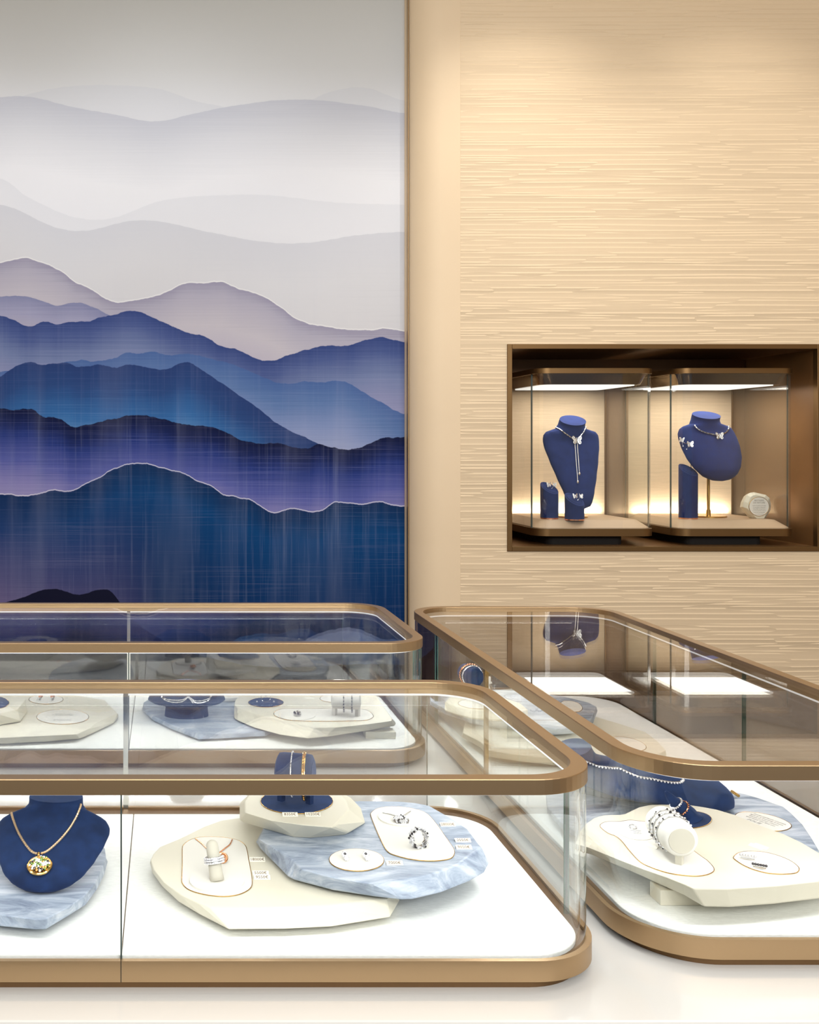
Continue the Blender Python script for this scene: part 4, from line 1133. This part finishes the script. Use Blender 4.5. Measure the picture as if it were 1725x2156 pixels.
# small printed sticker, stone earring and folded cards
p = at(1341, 1752, ZG+.0025)
Ts = thing('printed_card', 'tiny white printed card beside the white roll in the right case', 'card', p)
mt4 = Matrix.Translation(p) @ Matrix.Rotation(-.10, 4, 'Z') @ Matrix.Rotation(math.radians(12), 4, 'X')
m = MB(); m.box((-.0075, -.0055, -.0004), (.0075, .0055, 0)); m.v = [mt4 @ v for v in m.v]; m.build('card', M['paper'], Ts)
for i, l in enumerate(('clover pendant', 'white gold', 'and stones')):
    text_mesh('lettering', l, .0022, M['ink_blue'], mt4 @ Matrix.Translation((0, .0035-.0033*i, .0001)), Ts, .00004)
m = MB(); c = at(1333, 1741, ZG+.004); m.tube(circ(c, .0042, 20, Vector((0, -.4, .9))), .0008, 6, closed=True)
for q in circ(c, .0042, 9, Vector((0, -.4, .9))): m.ball(q, .0011, 1)
tag(m.build('earring', [M['silver'], M['stone']]), 'round silver hoop earring above the tiny printed card in the right case', 'earring')
for i, (px, py) in enumerate(((1593, 1784), (1603, 1784))):
    p = at(px, py, ZG)
    Tq = thing('price_tag', ('left' if i == 0 else 'right')+' slanted blank price card behind the oval panel in the right case', 'price tag', p)
    mt4 = Matrix.Translation(p+Vector((0, 0, .0012))) @ Matrix.Rotation(-1.1, 4, 'Z') @ Matrix.Rotation(math.radians(20), 4, 'X')
    m = MB(); m.box((-.009, -.003, -.0005), (.009, .003, 0)); m.v = [mt4 @ v for v in m.v]; m.build('card', M['paper'], Tq)
p = at(1374, 1783, ZG+.001)
Tq = thing('price_tag', 'small blank price card below the white roll in the right case', 'price tag', p)
mt4 = Matrix.Translation(p+Vector((0, 0, .0012))) @ Matrix.Rotation(-1.0, 4, 'Z') @ Matrix.Rotation(math.radians(24), 4, 'X')
m = MB(); m.box((-.007, -.003, -.0005), (.007, .003, 0)); m.v = [mt4 @ v for v in m.v]; m.build('card', M['paper'], Tq)

# further back in the right case
ZQ = .956
T = slab('wide cream tray in the middle of the right case', [
    (972,1552,975,1543),(1011,1574,1012,1562),(1027,1592,1030,1580),(1075,1600,1078,1588),(1171,1611,1172,1598),(1260,1612,1262,1600),(1375,1606,1375,1594),(1404,1590,1402,1579),(1385,1560),(1360,1541),(1300,1522),(1250,1507),(1180,1500),(1100,1500),(1020,1508),(978,1524)],
    .943, ZQ, M['cream'], ZL, group='cream display trays')
panel(T, ell(1322, 1567, 40, 13, tilt=.2), ZQ, M['white_suede'], 0)
panel(T, ell(1205, 1572, 40, 11, tilt=.1), ZQ, M['white_suede'], 0)
m = MB(); c = at(1215, 1570, ZQ+.004)+Vector((0, 0, .003))
for q in circ(c, .0065, 8, Vector((0, -.7, .7))): m.ball(q, .0026, 0)
m.tube(circ(c, .0065, 24, Vector((0, -.7, .7))), .0009, 6, closed=True)
m.tube([c+Vector((-.03, .004, -.005)), c+Vector((-.006, 0, -.005)), c+Vector((.03, .003, -.005))], .0004, 5)
tag(m.build('ring', [M['rose']]), 'rose gold flower ring on the cream tray between the two case frames', 'ring')
T = slab('blue-grey marble slab at the back of the right case', [
    (904,1470,905,1463),(906,1484,908,1476),(936,1503,938,1492),(990,1522,992,1511),(1050,1532,1052,1521),(1110,1535,1112,1524),(1168,1547,1170,1535),(1212,1544,1210,1533),(1250,1522,1247,1512),(1259,1497,1256,1488),(1240,1479),(1190,1467),(1120,1455),(1000,1450),(930,1452)],
    .962, .974, M['marble'], ZL, group='marble slabs', feet=[(.66, 2.0)])
panel(T, ell(1203, 1488, 24, 11, tilt=.2), .974, M['white_suede'], 0)
T = slab('white rounded tray stacked on the marble slab at the back of the right case', [
    (936,1495,937,1478),(960,1504,961,1487),(991,1511,993,1494),(1040,1516,1042,1499),(1090,1518,1092,1501),(1112,1508,1112,1494),(1095,1480),(1060,1469),(1010,1463),(975,1462),(948,1466)],
    .9775, .990, M['cream'], .974, group='cream display trays')
panel(T, ell(1005, 1483, 40, 10, tilt=.05), .990, M['white_suede'], 0)
b0 = Vector((atd(1001, 0, 1.985).x, 1.985, 1.0312)); b1_ = Vector((b0.x-.004, 2.035, 1.0312))
roll('navy suede bracelet roll at the back of the right case', b0, b1_, .0180, .991, M['navy'])
axr = (b1_-b0).normalized()
bangle('bracelet', 'white gold bracelet nearest the front of the small navy roll in the right case', b0+axr*.014, .0192, axr, .0011, [M['silver'], M['stone']], 30)
bangle('bracelet', 'rose gold bracelet behind the white gold one on the small navy roll', b0+axr*.026, .0196, axr, .0014, [M['rose'], M['rose']], 28)
m = MB(); q = atd(1031, 1437, 1.9)
m.box((q.x-.0018, q.y-.002, .9906), (q.x+.0018, q.y+.002, 1.052)); 
T3 = thing('earring_stand', 'slim white earring stand beside the small navy roll in the right case', 'earring stand', (q.x, q.y, .990))
m.build('post', M['white_suede'], T3)
m = MB(); m.box((q.x-.004, q.y-.0025, 1.040), (q.x+.004, q.y+.0025, 1.0425)); m.build('cross_bar', M['white_suede'], T3)
m = MB(); butterfly(m, (q.x+.004, q.y-.004, 1.034), .012, (0, -1, .1), (0, 0, 1)); tag(m.build('earring', M['silver']), 'silver butterfly earring on the slim white stand in the right case', 'earring')

# ================================================================== WALL NICHE
YV = 3.88
def vitrine(label, x0, x1):
    y0, y1, r = YV, YN-.012, .055
    T = thing('glass_vitrine', label, 'display case', ((x0+x1)/2, (y0+y1)/2, NZ0), 'glass vitrines in the wall niche')
    def u_path(x0, y0, x1, y1, r, n=12):
        return [(x0, y1)]+arc(x0+r, y0+r, r, 180, 270, n)+arc(x1-r, y0+r, r, 270, 360, n)+[(x1, y1)]
    zb0, zb1, zs, zg1, zl1 = 1.133, 1.160, 1.189, 1.738, 1.757
    m = MB(); m.prism(rrect(x0+.06, y0+.045, x1-.10, y1-.02, .03), NZ0, zb0); m.build('support_pad', M['black'], T, autos=30)
    m = MB(); m.prism(u_path(x0-.003, y0-.003, x1+.003, y1, r), zb0, zb1); m.build('base_frame', M['bronze_niche'], T, autos=30)
    lo = u_path(x0+.006, y0+.006, x1-.006, y1, r-.004); hi = u_path(x0+.05, y0+.05, x1-.04, y1, r-.02)
    m = MB(); n = len(lo)
    vs = [(p[0], p[1], zb1) for p in lo]+[(p[0], p[1], zb1+.003) for p in lo]+[(p[0], p[1], zs) for p in hi]
    fs = []
    for a in (0, 1):
        for j in range(n): fs.append((a*n+j, a*n+(j+1) % n, (a+1)*n+(j+1) % n, (a+1)*n+j))
    fs += [tuple(range(n))[::-1], tuple(range(2*n, 3*n))]
    m.add(vs, fs); m.build('floor_slab', M['slab_cream'], T, autos=20)
    # lid and lamp box
    m = MB(); m.prism(u_path(x0-.003, y0-.003, x1+.003, y1, r), zg1, zl1); m.build('lid', M['bronze_niche'], T, autos=30)
    m = MB(); lo = u_path(x0+.03, y0+.03, x1-.03, y1-.004, r-.01); hi = u_path(x0+.012, y0+.012, x1-.012, y1-.002, r-.005); n = len(lo)
    vs = [(p[0], p[1], 1.698) for p in lo]+[(p[0], p[1], zg1) for p in hi]
    fs = [(j, (j+1) % n, n+(j+1) % n, n+j) for j in range(n)]+[tuple(range(n))[::-1], tuple(range(n, 2*n))]
    m.add(vs, fs); m.build('lamp_housing', M['steel_warm'], T, autos=30)
    m = MB(); m.prism(rrect(x0+.05, y0+.045, x1-.05, y1-.03, .03), 1.6955, 1.6978); m.build('light_panel', M['led'], T)
    # glass
    rg = r-.003; X0, Y0, X1 = x0+.003, y0+.003, x1-.003
    pth = arc(X0+rg, Y0+rg, rg, 180, 270)+arc(X1-rg, Y0+rg, rg, 270, 360)
    strip(pth, .005, zb1-.001, zg1+.001).build('glass_pane', GL, T, autos=30)
    for X in (X0, X1):
        strip([(X, Y0+rg+.001), (X, y1)], .005, zb1-.001, zg1+.001).build('glass_pane', GL, T)
        m = MB(); m.box((X-.0028, Y0+rg-.0008, zb1-.001), (X+.0028, Y0+rg+.0012, zg1+.001)); m.build('glass_joint', M['seam'], T)
    # back panel of grass cloth with metal edges
    m = MB(); m.box((x0+.008, y1-.004, zs-.02), (x1-.008, y1+.006, zg1)); m.build('back_panel', M['grasscloth'], T)
    for X in (x0+.002, x1-.010):
        m = MB(); m.box((X, y1-.006, zb1), (X+.008, y1+.008, zg1)); m.build('edge_strip', M['bronze_dark'], T)
    area('vitrine_light', ((x0+x1)/2, (y0+y1)/2-.03, 1.694), (0, 0, 0), (x1-x0)-.12, .24, 1.8, (1, .93, .84))
    area('vitrine_light', ((x0+x1)/2, y1-.022, zs+.003), (math.radians(180-25), 0, 0), (x1-x0)-.06, .012, .8, (1, .93, .80))
    return T
M['steel_warm'] = plain('warm_steel', lin(150, 130, 105), 0.10, 1.0)
V1 = (atd(1129, 0, YV).x, atd(1382, 0, YV).x); V2 = (atd(1426, 0, YV).x, atd(1679, 0, YV).x)
vitrine('left glass vitrine in the wall niche with the long bust', *V1)
vitrine('right glass vitrine in the wall niche with the round bust', *V2)
# dark hinge blocks between pads
ZN = 1.189
def nbust(label, px, d, ytip, ytop, Wpx, prof, hf, neck_px, a_deg):
    tip = atd(px, ytip, d)
    zt = atd(px, ytop, d+.05).z
    L_ = (zt-tip.z)/math.sin(math.radians(a_deg))*.84
    return bust('necklace_bust', label, tip, Wpx*d/F, L_, math.radians(a_deg), prof, neck_px*d/F, .036, math.radians(54), math.radians(7), M['navy_niche'], hf=hf, hb=.26, lift=0, neck_d=.66)
T, o, bv1 = nbust('tall blue suede bust in the left niche vitrine', 1226, 3.99, 1073, 872, 127, PL, .22, 58, 72)
m = MB(); m.cyl((1.585, 4.09), .062, ZN, ZN+.006, 36); m.build('stand_base', M['brass'], T, autos=30)
m = MB(); m.tube([(1.585, 4.10, ZN+.004), (1.585, 4.10, 1.40)], .006, 10); m.build('stand_pole', M['brass'], T, autos=30)
T, o, bv2 = nbust('round blue suede bust on a brass pole in the right niche vitrine', 1521, 3.955, 1013, 872, 134, PR, .26, 62, 62)
xq = atd(1492, 0, 4.08).x
m = MB(); m.cyl((xq+.01, 4.10), .066, ZN, ZN+.006, 36); m.build('stand_base', M['brass'], T, autos=30)
m = MB(); m.tube([(xq, 4.08, ZN+.004), (xq, 4.08, 1.42)], .0058, 10); m.tube([(xq, 4.08, ZN+.004), (xq, 4.08, ZN+.03)], .0085, 10); m.build('stand_pole', M['brass'], T, autos=30)
# necklaces
m = MB()
for pts in ([(1163,892),(1170,899),(1185,909),(1198,918),(1206,924)], [(1232,899),(1229,908),(1222,917),(1217,923)]):
    q = drape(bv1, pts, .003, 8)
    if len(q) > 2: chain(m, resample(q, .004), .0024)
h = drape(bv1, [(1213,928),(1213,929)], .006, 1)
if h:
    butterfly(m, h[0], .036, (0, -1, .2), (0, 0, 1), open_=.2)
    for x0_, x1_, y1_ in ((1210, 1216, 1015), (1215, 1219.5, 998)):
        q = drape(bv1, [(x0_, 934), ((x0_+x1_)/2, (934+y1_)/2), (x1_, y1_)], .003, 10)
        if len(q) > 2:
            m.tube(q, .0012, 6)
            for s_ in resample(q, .0052): m.ball(s_, .0024, 0)
            m.ball(q[-1], .006, 0, sc=(.8, .8, 1.2))
tag(m.build('necklace', M['stone_bright']) if 'stone_bright' in M else m.build('necklace', M['silver']), 'diamond lariat necklace with butterfly on the tall blue bust', 'necklace')
m = MB()
q = drape(bv2, [(1462,896),(1467,902),(1476,908),(1490,913),(1503,915.5),(1510,918)], .003, 8)
if len(q) > 2: chain(m, resample(q, .004), .0026)
q = drape(bv2, [(1534,899),(1533,904),(1527,911),(1518,916)], .003, 8)
if len(q) > 2: chain(m, resample(q, .004), .0026)
h = drape(bv2, [(1513,920),(1513,921)], .006, 1)
if h: butterfly(m, h[0], .030, (0, -1, .2), (0, 0, 1), open_=.2)
tag(m.build('necklace', M['silver']), 'diamond collar necklace with small butterfly on the round blue bust', 'necklace')
def post(label, px, d, ytop, wpx, slope=.62):
    c = atd(px, 1000, d); r = wpx/2*d/F; zt = atd(px, ytop, d).z
    T = thing('jewellery_post', label, 'jewellery stand', (c.x, d, ZN), 'blue suede posts in the vitrines')
    n = 36; m = MB()
    base = [Vector((c.x+r*math.cos(2*math.pi*i/n), d+r*math.sin(2*math.pi*i/n), ZN+.004)) for i in range(n)]
    top = [Vector((v.x, v.y, zt+(v.y-d)*slope-(v.x-c.x)*slope*.42)) for v in base]
    vs = base+top; fs = [(i, (i+1) % n, n+(i+1) % n, n+i) for i in range(n)]+[tuple(range(n))[::-1], tuple(range(n, 2*n))]
    m.add(vs, fs); m.build('post', M['navy_niche'], T, bevel=.0015)
    m = MB(); m.cyl((c.x, d), r*1.01, ZN, ZN+.005, 36); m.build('foot_ring', M['rose'], T, autos=30)
    # inner cut line
    m = MB(); m.tube([Vector((c.x+(v.x-c.x)*.78, d+(v.y-d)*.78, zt+(v.y-d)*.78*slope-(v.x-c.x)*.78*slope*.42+.0006)) for v in base], .0007, 5, closed=True)
    m.build('cushion_seam', M['navy'], T)
    return Vector((c.x, d, zt))
t1 = post('short blue post with butterfly ring at the left of the left vitrine', 1157, 4.0, 1027, 36)
t2 = post('shortest blue post with butterfly ring in front of the tall bust', 1210, 3.93, 1051, 39)
t3 = post('tallest blue post with a wire at the left of the right vitrine', 1449.5, 4.0, 989, 37)
for t_, lb, dx in ((t1, 'butterfly ring on the left blue post in the left vitrine', .004), (t2, 'butterfly ring on the blue post in front of the tall bust', .008)):
    m = MB(); c = t_+Vector((dx, -.004, .008))
    butterfly(m, c+Vector((-.007, 0, .002)), .022, (-.3, -.9, .5), (0, .2, 1), open_=.5, spread=.75)
    butterfly(m, c+Vector((.012, 0, .002)), .021, (.3, -.9, .5), (.2, .2, 1), open_=.5, spread=.75)
    m.tube(circ(c+Vector((0, .004, -.004)), .009, 20, Vector((0, 1, 0))), .0012, 6, closed=True)
    tag(m.build('ring', M['rose_pale'] if 'rose_pale' in M else M['silver']), lb, 'ring', 'butterfly rings in the vitrines')
# wire with open butterfly bracelet
wt = t3+Vector((.011, 0, -.004))
m = MB(); m.tube([wt, Vector((wt.x, wt.y, atd(0, 941, 4.0).z))], .0014, 8)
tag(m.build('wire_holder', M['bronze_dark'], smooth=True), 'thin dark wire rising from the tallest blue post', 'holder')
m = MB()
pa = atd(1436, 927, 3.985); pb = atd(1452.5, 936, 3.97)
butterfly(m, pa, .022, (-.5, -.8, .2), (.2, 0, 1), open_=.6, spread=.8); butterfly(m, pb, .026, (.1, -1, .2), (0, 0, 1), open_=.4)
m.tube(crom([pa, (pa+pb)/2+Vector((0, .01, -.002)), pb], False, 6), .0012, 6)
for px_, py_ in ((1439, 939.5), (1446.5, 946)): m.ball(atd(px_, py_, 3.975), .0022)
m.tube([pa, atd(1439, 939.5, 3.975)], .0004, 5); m.tube([pb, atd(1446.5, 946, 3.975)], .0004, 5)
tag(m.build('bracelet', M['silver']), 'open bracelet with two butterflies hanging on the wire in the right vitrine', 'bracelet')
# faceted stone sign
dS = 4.02
Tz = thing('stone_sign', 'faceted pale stone sign with printed disc at the right of the right vitrine', 'sign', atd(1598, 1098, dS))
sil = [(1564,1073),(1566,1062),(1573,1048),(1580,1043),(1588,1042),(1613,1047.5),(1621,1054),(1624,1068),(1622.5,1081),(1612,1096.5),(1594,1097),(1585,1097)]
fr = [(1574,1074),(1576,1062),(1581,1050),(1586,1046),(1592,1045),(1611,1050),(1618,1057),(1620,1068),(1618,1079),(1609,1095),(1594,1095),(1589,1090)]
A = [atd(x, y, dS) for x, y in sil]; B = [atd(x, y, dS-.016) for x, y in fr]; Bk = [v+Vector((0, .03, 0)) for v in A]
cA = sum(A, Vector())/len(A); Bk = [Vector((cA.x+(v.x-cA.x)*.9, v.y, cA.z+(v.z-cA.z)*.92)) for v in Bk]
zmin = ZN+.0005
for Lq in (A, B, Bk):
    lo = min(v.z for v in Lq)
    for v in Lq: v.z = zmin+(v.z-lo)*(1.0)
n = len(A); vs = B+A+Bk
fs = [tuple(range(n))[::-1], tuple(range(2*n, 3*n))]
for i in range(n):
    j = (i+1) % n
    fs += [(i, j, n+j, n+i), (n+i, n+j, 2*n+j, 2*n+i)]
mesh_obj('stone_body', vs, fs, M['cream'], Tz, bevel=.0012)
cc = sum(B, Vector())/len(B); cc = atd(1598.5, 1069.5, dS-.017); dz = zmin-min(atd(x, y, dS-.016).z for x, y in fr)
cc.z += dz
disc = []
for i in range(36):
    a = 2*math.pi*i/36; disc.append(cc+Vector((.0385*math.cos(a), 0, .0365*math.sin(a))))
vs = [v+Vector((0, -.0012, 0)) for v in disc]+[v+Vector((0, .003, 0)) for v in disc]
fs = [tuple(range(36)), tuple(range(36, 72))[::-1]]+[(i, (i+1) % 36, 36+(i+1) % 36, 36+i) for i in range(36)]
do = mesh_obj('printed_disc', vs, fs, M['white_suede'], Tz, autos=30)
m = MB(); m.tube([v+Vector((0, -.001, 0)) for v in disc], .0009, 6, closed=True); r_ = m.build('rim', M['brass'], None, smooth=True); r_.parent = do
RX = Matrix.Rotation(math.pi/2, 4, 'X')
for i, (l, s_) in enumerate((('BESTIAIRE', .0085), ('DE NATURE', .0085), ('tender bouquets and wings', .0047), ('of butterflies in diamonds', .0047), ('taking flight among leaves', .0047), ('a precious garden in bloom', .0047), ('under the morning light', .0047), ('of the first spring', .0047))):
    z = cc.z+.023-(i*.0085 if i < 2 else .019+(i-2)*.0066)
    text_mesh('lettering', l, s_, M['ink_grey'], Matrix.Translation((cc.x, cc.y-.0016, z)) @ RX, do, .0001)
